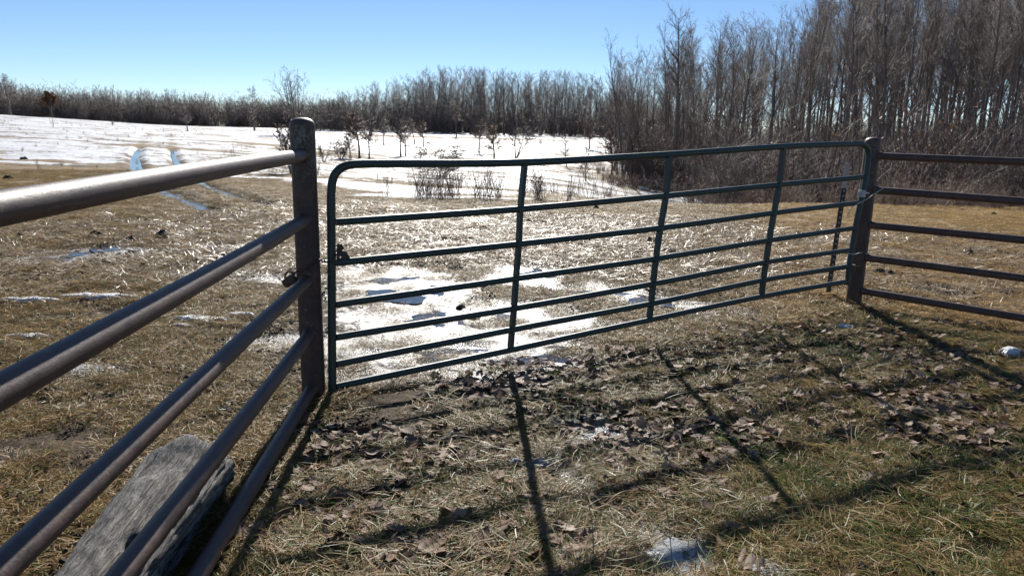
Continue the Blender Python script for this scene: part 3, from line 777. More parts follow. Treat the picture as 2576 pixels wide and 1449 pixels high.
# ------------------------------------------------------------ scatter
def scatter(name, P, rot, scl, idx, protos, label=None, cat=None):
    """one object of 'stuff': small instances on a cloud of points"""
    me = bpy.data.meshes.new(name); n = len(P)
    me.vertices.add(n); me.vertices.foreach_set('co', np.asarray(P, np.float32).ravel())
    a = me.attributes.new('rot', 'FLOAT_VECTOR', 'POINT'); a.data.foreach_set('vector', np.asarray(rot, np.float32).ravel())
    a = me.attributes.new('scl', 'FLOAT', 'POINT'); a.data.foreach_set('value', np.asarray(scl, np.float32))
    a = me.attributes.new('idx', 'INT', 'POINT'); a.data.foreach_set('value', np.asarray(idx, np.int32))
    o = bpy.data.objects.new(name, me); C.objects.link(o)
    col = bpy.data.collections.new(name + '_kinds')
    for p in protos: col.objects.link(p)
    ng = bpy.data.node_groups.new(name + '_scatter', 'GeometryNodeTree')
    ng.interface.new_socket('Geometry', in_out='INPUT', socket_type='NodeSocketGeometry')
    ng.interface.new_socket('Geometry', in_out='OUTPUT', socket_type='NodeSocketGeometry')
    gi = ng.nodes.new('NodeGroupInput'); go = ng.nodes.new('NodeGroupOutput')
    mp = ng.nodes.new('GeometryNodeMeshToPoints'); ip = ng.nodes.new('GeometryNodeInstanceOnPoints'); ci = ng.nodes.new('GeometryNodeCollectionInfo')
    ci.inputs['Collection'].default_value = col; ci.inputs['Separate Children'].default_value = True; ci.inputs['Reset Children'].default_value = True
    ip.inputs['Pick Instance'].default_value = True
    def na(nm, t):
        x = ng.nodes.new('GeometryNodeInputNamedAttribute'); x.data_type = t; x.inputs[0].default_value = nm; return x.outputs[0]
    er = ng.nodes.new('FunctionNodeEulerToRotation')
    L = ng.links.new
    L(gi.outputs[0], mp.inputs[0]); L(mp.outputs[0], ip.inputs['Points']); L(ci.outputs[0], ip.inputs['Instance'])
    L(na('idx', 'INT'), ip.inputs['Instance Index']); L(na('rot', 'FLOAT_VECTOR'), er.inputs[0]); L(er.outputs[0], ip.inputs['Rotation'])
    L(na('scl', 'FLOAT'), ip.inputs['Scale']); L(ip.outputs[0], go.inputs[0])
    md = o.modifiers.new('scatter', 'NODES'); md.node_group = ng
    tag(o, label, cat, kind='stuff'); return o

def blade(mb, base, az, L, w, lift, droop, tone, mi=0, segs=3, twist=0, sway=0):
    """grass blade: starts at angle lift, bends by droop over its length"""
    P = [np.array(base, float)]; a = lift; h = az
    for i in range(segs):
        P.append(P[-1] + np.array([math.cos(a) * math.cos(h), math.cos(a) * math.sin(h), math.sin(a)]) * L / segs)
        a -= droop / segs; h += sway / segs
    V = []; F = []
    for i, p in enumerate(P):
        t = i / segs; ww = w * (1 - t ** 2 * .9) * .5
        s = np.array([-math.sin(az), math.cos(az), 0]) * math.cos(twist) + np.array([0, 0, 1]) * math.sin(twist)
        if i == segs: V.append(p)
        else: V += [p - s * ww, p + s * ww]
    for i in range(segs - 1): F.append((2 * i, 2 * i + 2, 2 * i + 3, 2 * i + 1))
    F.append((2 * segs - 2, 2 * segs, 2 * segs - 1))
    mb.add(V, F, mi, tone)
U = RNG.uniform
def proto(mb, name, mats): return mb.build(name, mats, link=False, smooth=True)

mats_mix = [M_dead, M_green]
mat_protos = []; gold_protos = []
for k in range(7):
    for lst, gm in ((mat_protos, mats_mix), (gold_protos, [M_golden, M_green])):
        mb = MB()
        for i in range(120):
            r = .15 * math.sqrt(U()); a = U(0, 6.283)
            blade(mb, (r * math.cos(a), r * math.sin(a), U(-.002, .014)), U(0, 6.283), U(.03, .08), U(.0022, .0045), U(.0, .45), U(.2, .8), U(), int(U() < (.16 if gm is mats_mix else .06)), 2, U(-.5, .5))
        lst.append(proto(mb, 'grass_mat', gm))
long_protos = []
for k in range(8):
    mb = MB(); g = .92 if k < 4 else .25
    for i in range(70):
        r = .05 * math.sqrt(U()); a = U(0, 6.283)
        blade(mb, (r * math.cos(a), r * math.sin(a), -.01), a + U(-.9, .9), U(.04, .12), U(.0022, .004), U(.2, 1.2), U(.7, 2.1), U(), int(U() < g), 4, U(-.4, .4), U(-.5, .5))
    long_protos.append(proto(mb, 'grass_tuft', mats_mix))
lay_protos = []
for k in range(6):
    mb = MB(); th = U(0, 6.283)
    for i in range(110):
        r = .16 * math.sqrt(U()); a = U(0, 6.283)
        blade(mb, (r * math.cos(a), r * math.sin(a), U(-.004, .010)), th + RNG.normal(0, .9), U(.06, .15), U(.0022, .004), U(.0, .16), U(.1, .4), U(), int(U() < .3), 3, U(-.4, .4), U(-.8, .8))
    lay_protos.append(proto(mb, 'laid_grass', mats_mix))
straw_protos = []
for k in range(6):
    mb = MB(); th = U(0, 6.283)
    for i in range(60):
        r = .25 * math.sqrt(U()); a = U(0, 6.283)
        blade(mb, (r * math.cos(a), r * math.sin(a), U(.0, .02)), th + RNG.normal(0, 1.0), U(.04, .15), U(.004, .011), U(-.05, .25), U(-.2, .4), U(), 0, 2, U(-.4, .4))
    straw_protos.append(proto(mb, 'straw_litter', [M_straw]))
def pts_area(n, dmin, dmax, amin=-40, amax=40, power=1.0):
    """random ground points, uniform in area (power 1) or denser close by"""
    u = RNG.uniform(0, 1, n); d = (dmin ** (2 * power) + u * (dmax ** (2 * power) - dmin ** (2 * power))) ** (1 / (2 * power))
    a = np.radians(RNG.uniform(amin, amax, n)); return d * np.sin(a), d * np.cos(a)
def put(name, x, y, protos, smin, smax, label, cat, dz=0, tilt=.12, zrot=None, pick=None, sfac=None):
    n = len(x); z = ground_z(x, y) + dz
    rot = np.stack([RNG.normal(0, tilt, n), RNG.normal(0, tilt, n), RNG.uniform(0, 6.283, n) if zrot is None else zrot], 1)
    d = np.hypot(x, y); s = RNG.uniform(smin, smax, n) * (1 if sfac is None else sfac)
    return scatter(name, np.stack([x, y, z], 1), rot, s, RNG.integers(0, len(protos), n) if pick is None else pick, protos, label, cat)
# short matted pasture
x, y = pts_area(52000, 2.0, 27, -41, 41, .72); F = fields(x, y)
cover = fbm(x * 1.2, y * 1.2, 4, 61)
hf = fbm(x * 4.5, y * 4.5, 3, 63); isl = hf > .54 + .11 * (F['wet'] > .3)
keep = (F['near'] < .9) & ((F['wet'] + RNG.uniform(-.2, .2, len(x)) < .3) | isl) & (F['snow'] < .55) & ((cover + RNG.uniform(-.1, .1, len(x)) > .43) | isl)
g = (F['gold'] + RNG.uniform(-.3, .3, len(x))) > .5
put('pasture_grass', x[keep & ~g], y[keep & ~g], mat_protos, .7, 1.25, 'short matted dead grass covering the pasture', 'grass')
put('pale_turf', x[keep & g], y[keep & g], gold_protos, .7, 1.25, 'short golden turf of the pasture at the right', 'grass')
# straw litter
x, y = pts_area(6500, 6.0, 17, -41, 41, .8); F = fields(x, y)
keep = (F['straw'] + RNG.uniform(-.3, .3, len(x)) > .45) & (F['wet'] + RNG.uniform(-.2, .2, len(x)) < .45)
put('straw_litter_ground', x[keep], y[keep], straw_protos, .6, 1.3, 'pale straw and chaff strewn over the pasture', 'straw')
# near grass
x, y = pts_area(11000, 1.4, 8.5, -41, 41, .75); F = fields(x, y)
c1 = fbm(x * 1.6, y * 1.6, 3, 71)
keep = (F['near'] > .4) & (F['wet'] < .5)
k1 = keep & (c1 + RNG.uniform(-.12, .12, len(x)) > .535)
put('long_grass', x[k1], y[k1], long_protos, .32, .8, 'longer green and straw coloured grass on the near side of the gate', 'grass', -.005,
    pick=RNG.integers(0, 4, k1.sum()) + 4 * (fbm(x[k1] * 1.4 + 9, y[k1] * 1.4, 3, 73) + RNG.uniform(-.1, .1, k1.sum()) < .47),
    sfac=1 + .55 * sstep(.3, 1.2, x[k1]) * (1 - sstep(2.8, 4.2, y[k1])))
x, y = pts_area(9000, 1.4, 8.5, -41, 41, .75); F = fields(x, y)
k2 = (F['near'] > .35) & (F['wet'] + RNG.uniform(-.3, .3, len(x)) < .55) & (fbm(x * 1.1, y * 1.1, 3, 72) + RNG.uniform(-.1, .1, len(x)) > .44)
put('flattened_grass', x[k2], y[k2], lay_protos, .6, 1.2, 'flattened dry grass on the near side of the gate', 'grass')

crumb_protos = []
for k in range(5):
    mb = MB()
    for i in range(34):
        r = .14 * math.sqrt(U()); a = U(0, 6.283); c = np.array([r * math.cos(a), r * math.sin(a), U(-.004, .006)]); sz = .018 * U() ** 2 + .004
        V = [c + sz * np.array(v) * np.array([U(.6, 1.4), U(.6, 1.4), U(.5, 1.1)]) for v in ((1, 0, 0), (0, 1, 0), (-1, 0, 0), (0, -1, 0), (.1, .1, .9), (-.1, 0, -.5))]
        mb.add(V, [(0, 1, 4), (1, 2, 4), (2, 3, 4), (3, 0, 4), (1, 0, 5), (2, 1, 5), (3, 2, 5), (0, 3, 5)])
    crumb_protos.append(mb.build('soil_crumbs', [M_mud], link=False, smooth=False))
x, y = pts_area(9000, 1.6, 14, -41, 41, .7); F = fields(x, y)
keep = (fbm(x * 2.2, y * 2.2, 4, 66) + RNG.uniform(-.1, .1, len(x)) > .52) & (F['snow'] < .5) & (F['wet'] < .35)
put('loose_soil', x[keep], y[keep], crumb_protos, .5, 1.1, 'dark trodden crumbs of soil between the grass', 'soil')

# ------------------------------------------------------------ oak leaves
def leaf_mesh(k):
    n = 17; mb = MB(); L = .13; V = []
    ph = U(0, 1); ka = U(-4, 4); kb = U(-2, 3); kc = U(-.35, .35); tw = U(-1, 1)
    lobes = [U(.75, 1.1) if i % 4 in (1, 2) else U(.5, .8) for i in range(n)]
    for i in range(n):
        t = i / (n - 1); env = .3 + .9 * math.sin(math.pi * min(1, t ** .85 * .98 + .02)) ; lob = lobes[i]
        if i == 0: lob, env = .1, .3
        if i == n - 1: lob, env = .3, .3
        fwd = .006 if lob > .72 else -.002
        w = .038 * env * lob
        for sg in (-1, 0, 1):
            x = (t - .5) * L + (fwd if sg else 0) ; yv = sg * w * (1 + .3 * U(-1, 1))
            z = ka * x * x + kb * yv * yv * 2.2 + kc * yv + tw * x * yv * 6 + U(-.0025, .0025)
            V.append((x, yv, z))
    F = []
    for i in range(n - 1):
        a = 3 * i; F += [(a, a + 3, a + 4, a + 1), (a + 1, a + 4, a + 5, a + 2)]
    V += [(-.5 * L - .03, 0, V[1][2] + .004), (-.5 * L, .0015, V[1][2])]; F.append((len(V) - 2, 1, len(V) - 1))
    mb.add(V, F, 0, U(0, 1)); return mb
leaf_protos = [proto(leaf_mesh(k), 'oak_leaf', [M_leaf]) for k in range(9)]
x, y = pts_area(15000, 1.5, 8, -41, 41, .85); F = fields(x, y)
c1 = fbm(x * 1.3, y * 1.3, 3, 81)
keep = (F['near'] > .5) & (c1 + RNG.uniform(-.12, .12, len(x)) > .455)
x, y = x[keep], y[keep]; d = np.hypot(x, y); order = np.argsort(d)
x, y = x[order], y[order]; z = ground_z(x, y)
inv = (np.abs(np.degrees(np.arctan2(x, y))) < 35.5) & (np.hypot(x, y) > 2.1)
first = np.where(inv)[0][:285]; rest = np.setdiff1d(np.arange(len(x)), first)
LEAF_LABEL = 'curled brown dead oak leaf lying in the grass before the gate'
for i in first:
    src = leaf_protos[int(RNG.integers(0, 9))]
    o = bpy.data.objects.new('oak_leaf', src.data); C.objects.link(o)
    o.location = (x[i], y[i], z[i] + U(.006, .02)); o.rotation_euler = (RNG.normal(0, .16), RNG.normal(0, .16), U(0, 6.283)); s = U(.4, .85) if U() < .75 else U(.85, 1.3); o.scale = (s, s, s)
    tag(o, LEAF_LABEL, 'leaf', 'oak leaves lying on the near ground')
n = len(rest)
scatter('leaf_litter', np.stack([x[rest], y[rest], z[rest] + RNG.uniform(.005, .03, n)], 1), np.stack([RNG.normal(0, .22, n), RNG.normal(0, .22, n), RNG.uniform(0, 6.283, n)], 1),
        RNG.uniform(.22, .75, n), RNG.integers(0, 9, n), leaf_protos, 'brown oak leaf litter spread among the grass', 'leaves')

# ------------------------------------------------------------ trees
def rot_from(dirv, ang, az):
    x, y, z = float(dirv[0]), float(dirv[1]), float(dirv[2]); l = math.sqrt(x * x + y * y + z * z); x /= l; y /= l; z /= l
    ux, uy, uz = (y, -x, 0.0) if abs(z) < .95 else (0.0, z, -y)
    l = math.sqrt(ux * ux + uy * uy + uz * uz); ux /= l; uy /= l; uz /= l
    vx, vy, vz = y * uz - z * uy, z * ux - x * uz, x * uy - y * ux
    c, s_ = math.cos(ang), math.sin(ang); p, q = math.cos(az) * s_, math.sin(az) * s_
    return np.array([x * c + ux * p + vx * q, y * c + uy * p + vy * q, z * c + uz * p + vz * q])
def limb(start, dirv, L, segs, wob, up):
    P = [np.array(start, float)]; d = np.array(dirv, float)
    for i in range(segs):
        d = d + RNG.normal(0, wob, 3) + np.array([0, 0, up]); d /= math.sqrt(d.dot(d)); P.append(P[-1] + d * L / segs)
    return np.array(P)
def tree_parts(H, trunk_r, crown_from=.35, spread=.6, nb=26, blen=.28, nt=9, ntt=4, leaves=0, up=.12, wob=.06, lean=0, tone=(.2, .8), twig_r=.006, stems=1, leafsz=.05):
    """trunk mesh builder, crown mesh builder, leaf mesh builder"""
    T = MB(); B = MB(); Lf = MB()
    def leafq(p):
        s = leafsz * U(.6, 1.3); a = RNG.normal(0, 1, 3); a /= np.linalg.norm(a); b = np.cross(a, RNG.normal(0, 1, 3)); b /= np.linalg.norm(b)
        Lf.add([p, p + a * s + b * s * .35, p + a * s * 2, p + a * s - b * s * .35], [(0, 1, 2, 3)], 0, U())
    for st in range(stems):
        a0 = U(0, 6.28); d0 = rot_from(np.array([0, 0, 1.0]), (U(.15, .55) * spread if stems > 1 else lean * U(-1, 1)), a0)
        Hs = H * (U(.75, 1) if stems > 1 else 1); ns = 9
        P = limb((0 if stems == 1 else .08 * math.cos(a0), 0 if stems == 1 else .08 * math.sin(a0), -.2), d0, Hs + .2, ns, wob * .5, up * .3)
        rt = trunk_r * (U(.5, .9) if stems > 1 else 1)
        rad = rt * (1 - np.linspace(0, 1, ns + 1) * .93) ; rad[0] *= 1.35
        T.tube(P, rad, 7 if stems == 1 else 5, caps=False, tone=U(*tone))
        for i in range(nb):
            t = crown_from + (1 - crown_from) * (i + U()) / nb; f = t * ns; j = min(int(f), ns - 1); p = P[j] + (P[j + 1] - P[j]) * (f - j)
            dirt = P[j + 1] - P[j]; bd = rot_from(dirt, spread * U(.75, 1.35), U(0, 6.283))
            bl = H * blen * (1.25 - t) * U(.6, 1.2) + .05 * H; br = max(rt * .38 * (1.15 - t), twig_r * 1.5)
            Q = limb(p, bd, bl, 4, wob * 1.6, up); B.tube(Q, br * np.array([1, .8, .6, .4, .2]), 4, caps=False, tone=U(*tone))
            for k in range(nt):
                f2 = U(.8, 4); j2 = min(int(f2), 3); p2 = Q[j2] + (Q[j2 + 1] - Q[j2]) * (f2 - j2)
                td = rot_from(Q[j2 + 1] - Q[j2], U(.3, .9), U(0, 6.283)); tl = bl * U(.2, .5)
                W = limb(p2, td, tl, 2, wob * 2.5, up * 1.2); B.tube(W, max(twig_r, br * .3) * np.array([1, .7, .3]), 3, caps=False, tone=U(*tone), apex=True)
                for q in range(ntt):
                    p3 = W[1] + (W[int(U() < .5) * 2] - W[1]) * U(); wd = rot_from(td, U(.3, .9), U(0, 6.28)); wl = tl * U(.3, .7)
                    B.tube([p3, p3 + wd * wl + np.array([0, 0, up * wl])], [twig_r * .8, .001], 3, caps=False, tone=U(*tone), apex=True)
                    if leaves and U() < leaves: leafq(p3 + wd * wl * U(.3, 1))
                if leaves and U() < leaves: leafq(W[-1])
    return T, B, Lf
def make_tree(name, label, cat, group, kw, bm=M_bark, twm=None):
    T, B, Lf = tree_parts(**kw)
    e = empty(name); tag(e, label, cat, group)
    ks = [T.build('trunk' if kw.get('stems', 1) == 1 else 'stems', bm), B.build('crown' if kw.get('stems', 1) == 1 else 'twigs', twm or bm)]
    if Lf.n: ks.append(Lf.build('dead_leaves', M_treeleaf, smooth=False))
    for k in ks: k.parent = e
    KIDS[e.name] = ks
    return e
class Kind:
    """a tree of one kind: the first planting uses the prototype itself, later ones copy it"""
    def __init__(s, *a, **k): s.a = a; s.k = k; s.e = None; s.used = False
    def plant(s, loc, h, label=None, group=None, cat=None, width=1.0, name=None):
        if s.e is None: s.e = make_tree(*s.a, **s.k); s.H = s.a[4]['H']
        sc = h / s.H; S3 = (sc * width, sc * width, sc)
        if not s.used:
            s.used = True; e = s.e; e.location = loc; e.rotation_euler.z = U(0, 6.28); e.scale = S3
            s.src = e
        else: e = copy_tree(s.src, loc, U(0, 6.28), S3)
        if label: e['label'] = label
        if group: e['group'] = group
        elif 'group' in e and label: del e['group']
        if cat: e['category'] = cat
        return e
def forest_kinds(n, label, group, H, **kw):
    out = []
    for i in range(n):
        p = dict(H=H, trunk_r=H * (U(.006, .009) if i % 3 else U(.011, .0145)), crown_from=U(.32, .5), spread=U(.45, .7), nb=int(U(24, 34)), blen=U(.17, .27), nt=9, ntt=4, up=.11, wob=.07, lean=.05)
        p.update(kw); out.append(Kind('bare_tree', label, 'tree', group, p))
    return out
rg = 'bare trees of the near wood on the right'; mg = 'bare trees of the wood across the middle'; lg = 'bare trees of the wood along the left hilltop'
LR_, LM_, LL_ = 'tall slim bare winter tree in the wood on the right', 'bare winter tree in the wood beyond the middle snow field', 'bare winter tree in the wood along the snowy hill at left'
KR = forest_kinds(9, LR_, rg, 16, nt=11, ntt=5, leaves=.12, twig_r=.0065, leafsz=.05)
KM = forest_kinds(7, LM_, mg, 16, twig_r=.012, crown_from=.38, nb=30, spread=.68, blen=.25, wob=.1)
KL = forest_kinds(5, LL_, lg, 11, twig_r=.016, crown_from=.3, nb=24, spread=.6)
def skyline(px, table): return np.interp(px, *zip(*table))
def height_to(px, d, ytop):
    r = ray(px, ytop); h = math.hypot(r[0], r[1]); return EYE + d * r[2] / h
right_top = [(1530, 215), (1560, 105), (1610, 150), (1660, 120), (1700, 45), (1740, 110), (1830, 60), (1900, 75), (1960, 45), (2010, -5), (2100, -70), (2300, -120), (2700, -160)]
mid_top = [(780, 262), (840, 245), (900, 225), (960, 212), (1030, 200), (1060, 182), (1150, 178), (1300, 185), (1450, 190), (1540, 205), (1620, 215)]
left_top = [(-60, 190), (30, 196), (70, 215), (120, 232), (200, 240), (260, 225), (400, 232), (500, 238), (640, 250), (700, 250), (860, 262)]
for i in range(135):
    px = 1545 + (2700 - 1545) * ((i + U()) / 135) ** .95; d = U(44, 84) if px > 1750 else U(58, 88)
    p = polar(px, d); yt = skyline(px, right_top) + RNG.exponential(26) + (d - 50) * .6
    h = max(height_to(px, d, yt) - p[2], 7); KR[i % 9].plant(tuple(p), h, width=U(.8, 1.1) * 15 / max(h, 11))
for i in range(100):
    px = 800 + 780 * (i + U()) / 100; d = U(168, 205); p = polar(px, d); yt = skyline(px, mid_top) + RNG.exponential(9)
    h = max(height_to(px, d, yt) - p[2], 5); KM[i % 7].plant(tuple(p), h, width=U(.9, 1.4))
for i in range(64):
    px = -40 + 900 * (i + U()) / 64; d = U(205, 225); p = polar(px, d); yt = skyline(px, left_top) + RNG.exponential(12) - 4
    h = max(height_to(px, d, yt) - p[2], 4); KL[i % 5].plant(tuple(p), h, width=U(1.0, 1.4))
# back rows and undergrowth: nobody could count them
def proto_joined(kw, bm, name):
    T, B, Lf = tree_parts(**kw); mb = MB()
    for q, mi in ((T, 0), (B, 0), (Lf, 1)):
        if not q.n: continue
        mb.v += q.v; mb.t += q.t; mb.f += [[i + mb.n for i in f] for f in q.f]; mb.m += [mi] * len(q.f); mb.n += q.n
    return mb.build(name, [bm, M_treeleaf], link=False)
back = [proto_joined(dict(H=12, trunk_r=.11, crown_from=.25, spread=.5, nb=22, blen=.2, nt=7, ntt=3, twig_r=.014), M_bark, 'background_tree') for _ in range(5)]
def field_scatter(name, n, px0, px1, d0, d1, protos, s0, s1, label, cat, hfun=None, H=12):
    P = []; Sc = []
    for i in range(n):
        px = U(px0, px1); d = U(d0, d1); p = polar(px, d); P.append(p)
        Sc.append((max(height_to(px, d, hfun(px) + RNG.exponential(14)) - p[2], 3) / H) if hfun else U(s0, s1))
    n = len(P); rot = np.stack([RNG.normal(0, .04, n), RNG.normal(0, .04, n), RNG.uniform(0, 6.28, n)], 1)
    scatter(name, np.array(P), rot, Sc, RNG.integers(0, len(protos), n), protos, label, cat)
field_scatter('distant_wood', 260, 780, 1640, 190, 260, back, .8, 1.2, 'dense back rows of the middle wood', 'woodland', lambda x: skyline(x, mid_top) + 22)
field_scatter('hilltop_wood', 420, -80, 900, 222, 262, back, .8, 1.2, 'dense back rows of the hilltop wood at left', 'woodland', lambda x: skyline(x, left_top) + 3)
field_scatter('deep_wood', 120, 1560, 2750, 78, 130, back, .8, 1.2, 'dense back rows of the wood on the right', 'woodland', lambda x: skyline(x, right_top) + 70)
def brush_proto(H, stems, nt, m, arch=.5, tr=.007, leaves=0):
    mb = MB(); lv = []
    for s in range(stems):
        a = U(0, 6.28); r = U(0, .5) * H * .35; d0 = rot_from(np.array([0, 0, 1.0]), U(.05, arch), U(0, 6.28)); L = H * U(.5, 1.1)
        P = limb((r * math.cos(a), r * math.sin(a), -.1), d0, L, 5, .13, -.02); mb.tube(P, H * .0042 * np.array([1, .85, .7, .55, .35, .15]) + .002, 3, caps=False, tone=U(0, 1), apex=True)
        for k in range(nt):
            f = U(1, 5); j = min(int(f), 4); p = P[j] + (P[j + 1] - P[j]) * (f - j); td = rot_from(P[j + 1] - P[j], U(.3, 1.1), U(0, 6.28)); tl = L * U(.1, .35)
            W = limb(p, td, tl, 2, .2, .05); mb.tube(W, [tr, tr * .7, .001], 3, caps=False, tone=U(0, 1), apex=True)
            for q in range(3):
                wd = rot_from(td, U(.4, 1.1), U(0, 6.28)); p3 = W[1]; mb.tube([p3, p3 + wd * tl * U(.2, .6)], [tr * .7, .001], 3, caps=False, tone=U(0, 1), apex=True)
                if leaves and U() < leaves:
                    c = p3 + wd * tl * .4; v = RNG.normal(0, .04, 3); w = RNG.normal(0, .04, 3); mb.add([c, c + v, c + v + w, c + w], [(0, 1, 2, 3)], 1, U())
    return mb.build('brush', [m, M_treeleaf], link=False)
brush = [brush_proto(4, int(U(8, 20)), 9, M_brush if i % 3 else M_bark_red, U(.4, 1.0), leaves=.03 if i % 2 else .15) for i in range(7)]
lowb = [brush_proto(1.6, 22, 5, M_weed, .5, .004) for _ in range(4)]
stemsp = [brush_proto(2.0, 12, 3, M_bark_red, .35, .004) for _ in range(4)]
farb = [brush_proto(4, 18, 7, M_bark, .6, .016) for _ in range(4)]
field_scatter('undergrowth', 460, 1790, 2750, 31, 66, brush, .35, 1.35, 'tangled bare brush and saplings under the right wood', 'undergrowth')
field_scatter('snow_stubble', 420, -60, 1640, 24, 130, lowb, .04, .24, 'sparse dry stalks poking through the snow', 'weeds')
field_scatter('undergrowth', 190, 1590, 1800, 60, 86, brush, .35, 1.3, 'tangled brush at the left end of the right wood', 'undergrowth')
field_scatter('wood_edge_brush', 420, 760, 1660, 168, 215, farb, .9, 2.3, 'dense low brush along the foot of the middle wood', 'undergrowth')
field_scatter('hilltop_brush', 620, -80, 900, 203, 240, farb, .9, 2.1, 'dense low brush along the foot of the hilltop wood', 'undergrowth')
field_scatter('edge_weeds', 260, 1740, 2740, 20.5, 33, lowb, .25, .6, 'dry brown weeds where the pasture falls to the wood', 'weeds')
field_scatter('deep_wood_brush', 220, 1540, 2780, 84, 100, farb, .9, 1.9, 'dense brush deep inside the right wood', 'undergrowth')
# brown weedy patch and thickets in the hollow
def spot_scatter(name, spots, protos, label, cat, smin=.6, smax=1.1):
    P = []; Sc = []
    for (px, py, rx, ry, n) in spots:
        c = at(px, py)
        for _ in range(n):
            x_, y_ = c[0] + RNG.normal(0, rx), c[1] + RNG.normal(0, ry); P.append((x_, y_, float(ground_z(x_, y_)))); Sc.append(U(smin, smax))
    n = len(P); rot = np.stack([RNG.normal(0, .08, n), RNG.normal(0, .08, n), RNG.uniform(0, 6.28, n)], 1)
    scatter(name, np.array(P), rot, Sc, RNG.integers(0, len(protos), n), protos, label, cat)
spot_scatter('brown_weeds', [(1600, 470, 2.6, 2.2, 60), (1700, 488, 2.2, 1.5, 35), (1560, 440, 3, 3, 30), (1500, 335, 14, 5, 40)], lowb, 'low reddish brown weeds in the snowy hollow', 'weeds', .4, .8)
spot_scatter('thin_stem_thicket', [(1110, 500, .9, .5, 12), (1230, 500, .8, .5, 9), (1180, 495, .8, .5, 6), (1440, 500, .8, .6, 7), (1380, 490, .6, .5, 5), (1520, 495, .8, .8, 6), (860, 404, 1.2, 1.2, 9), (1200, 385, 2, 2, 6), (1060, 402, 1.0, 1.0, 6), (1300, 398, .8, .8, 5), (735, 436, .6, .6, 6), (930, 350, 6, 4, 16), (1480, 380, 3, 3, 12), (1560, 420, 2, 2, 12)], stemsp, 'thicket of thin bare stems along the edge of the snow', 'shrub', .35, .62)

# single trees and shrubs standing in the snow, each as the photograph shows it
vase = lambda H, st=9, **k: dict(dict(H=H, trunk_r=H * .017, crown_from=.3, spread=.55, nb=11, blen=.22, nt=8, ntt=3, up=.08, wob=.06, stems=st, twig_r=H * .005), **k)
sap = lambda H, **k: dict(dict(H=H, trunk_r=H * .024, crown_from=.28, spread=1.0, nb=40, blen=.26, nt=9, ntt=4, up=.07, wob=.09, twig_r=H * .005), **k)
KB = lambda nm, kw, m=M_bark, t=None: Kind(nm, 'x', 'tree', None, kw, bm=m, twm=t)
def single(nm, kw, px, py, ytop, label, cat='tree', width=1.0, m=M_bark, t=None, d=None):
    p = at(px, py) if d is None else polar(px, d)
    dd = math.hypot(p[0], p[1]); p[2] = float(ground_z(p[0], p[1])); h = height_to(px, dd, ytop) - p[2]
    k = Kind(nm, label, cat, None, kw, bm=m, twm=t); e = k.plant(tuple(p), max(h, .4), width=width); e['label'] = label; e['category'] = cat
    return e
single('bare_tree', vase(10, 9, spread=.75, nb=12, nt=8, twig_r=.012), 750, 0, 172, 'tall fan shaped bare tree rising behind the left gate post', d=110, width=1.05)
single('bare_tree', sap(8, twig_r=.02), 640, 0, 225, 'bare tree with open crown left of the fan shaped tree', d=150)
single('bare_tree', sap(5, spread=1.15, twig_r=.012), 472, 331, 262, 'small lone bare tree on the snow hill right of the wheel ruts')
single('oak_tree', sap(6, leaves=.8, crown_from=.45, leafsz=.22, twig_r=.02), 133, 0, 236, 'brown leaved oak at the hilltop wood edge on the left', d=199, width=1.5, t=M_bark_red)
single('bare_tree', sap(9, twig_r=.016, spread=.8), 30, 0, 195, 'tall bare tree at the far left end of the hilltop', d=198, width=1.2)
single('shrub', vase(2, 6, nb=5, nt=3), 134, 322, 296, 'small twiggy shrub on the upper snow slope at left', 'shrub')
single('red_leaved_shrub', vase(3, 6, leaves=.35, leafsz=.03, spread=.7), 733, 436, 290, 'multi stemmed shrub with reddish leaves just left of the gate post', 'shrub', m=M_bark, t=M_bark_red, width=1.1)
single('shrub', vase(2.4, 10, spread=1.1), 858, 404, 345, 'spreading vase shaped shrub in the snow right of the gate post', 'shrub', width=1.2)
single('red_leaved_tree', sap(4, leaves=.4, leafsz=.035, crown_from=.4), 905, 402, 288, 'small reddish tree with dark trunk behind the gate corner', m=M_bark, t=M_bark_red, width=1.3)
single('bare_tree', sap(4, leaves=.15, leafsz=.03, crown_from=.4), 930, 406, 300, 'thin sapling close beside the small reddish tree')
single('bare_tree', sap(4, crown_from=.4), 966, 366, 300, 'slim sapling standing on a dark strip of grass in the snow', width=1.2)
single('bare_tree', sap(4, crown_from=.4), 1008, 398, 300, 'left sapling of the pair above the gate top rail')
single('bare_tree', sap(4, crown_from=.35), 1021, 396, 310, 'right sapling of the pair above the gate top rail')
single('shrub', vase(2.6, 15, spread=1.5, nt=6, trunk_r=.03), 1112, 446, 342, 'wide bare fan shaped shrub crossed by the gate top rail', 'shrub', width=1.25)
single('bare_tree', sap(4, crown_from=.4, leaves=.25, leafsz=.04), 1205, 384, 305, 'reddish sapling with a grass ring at its foot', t=M_bark_red, width=1.2)
single('oak_tree', sap(4, crown_from=.3, leaves=.9, leafsz=.055), 1243, 400, 318, 'small dark leaved oak standing alone in the snow', t=M_bark_red, width=1.35)
single('bare_tree', sap(4, stems=3, crown_from=.35, nb=14), 1297, 396, 300, 'slender three stemmed sapling in the middle snow field', width=1.1)
single('shrub', vase(1, 10, nb=5, nt=4, leaves=.5, leafsz=.03, twig_r=.004), 1158, 474, 438, 'small dense dark bush below the fan shaped shrub', 'shrub')
single('shrub', vase(1.2, 16, nb=8, nt=6, leaves=.3, leafsz=.025, twig_r=.004, spread=.9), 1352, 503, 428, 'dense brown round bush behind the first gate brace', 'shrub', t=M_bark_red)
single('shrub', vase(2, 5, nb=5, nt=3, twig_r=.004), 1430, 508, 420, 'thin open shrub right of the dense brown bush', 'shrub')
single('shrub', vase(1, 5, nb=4, nt=3, twig_r=.004), 970, 472, 442, 'tiny twiggy shrub in the snow under the gate corner', 'shrub')
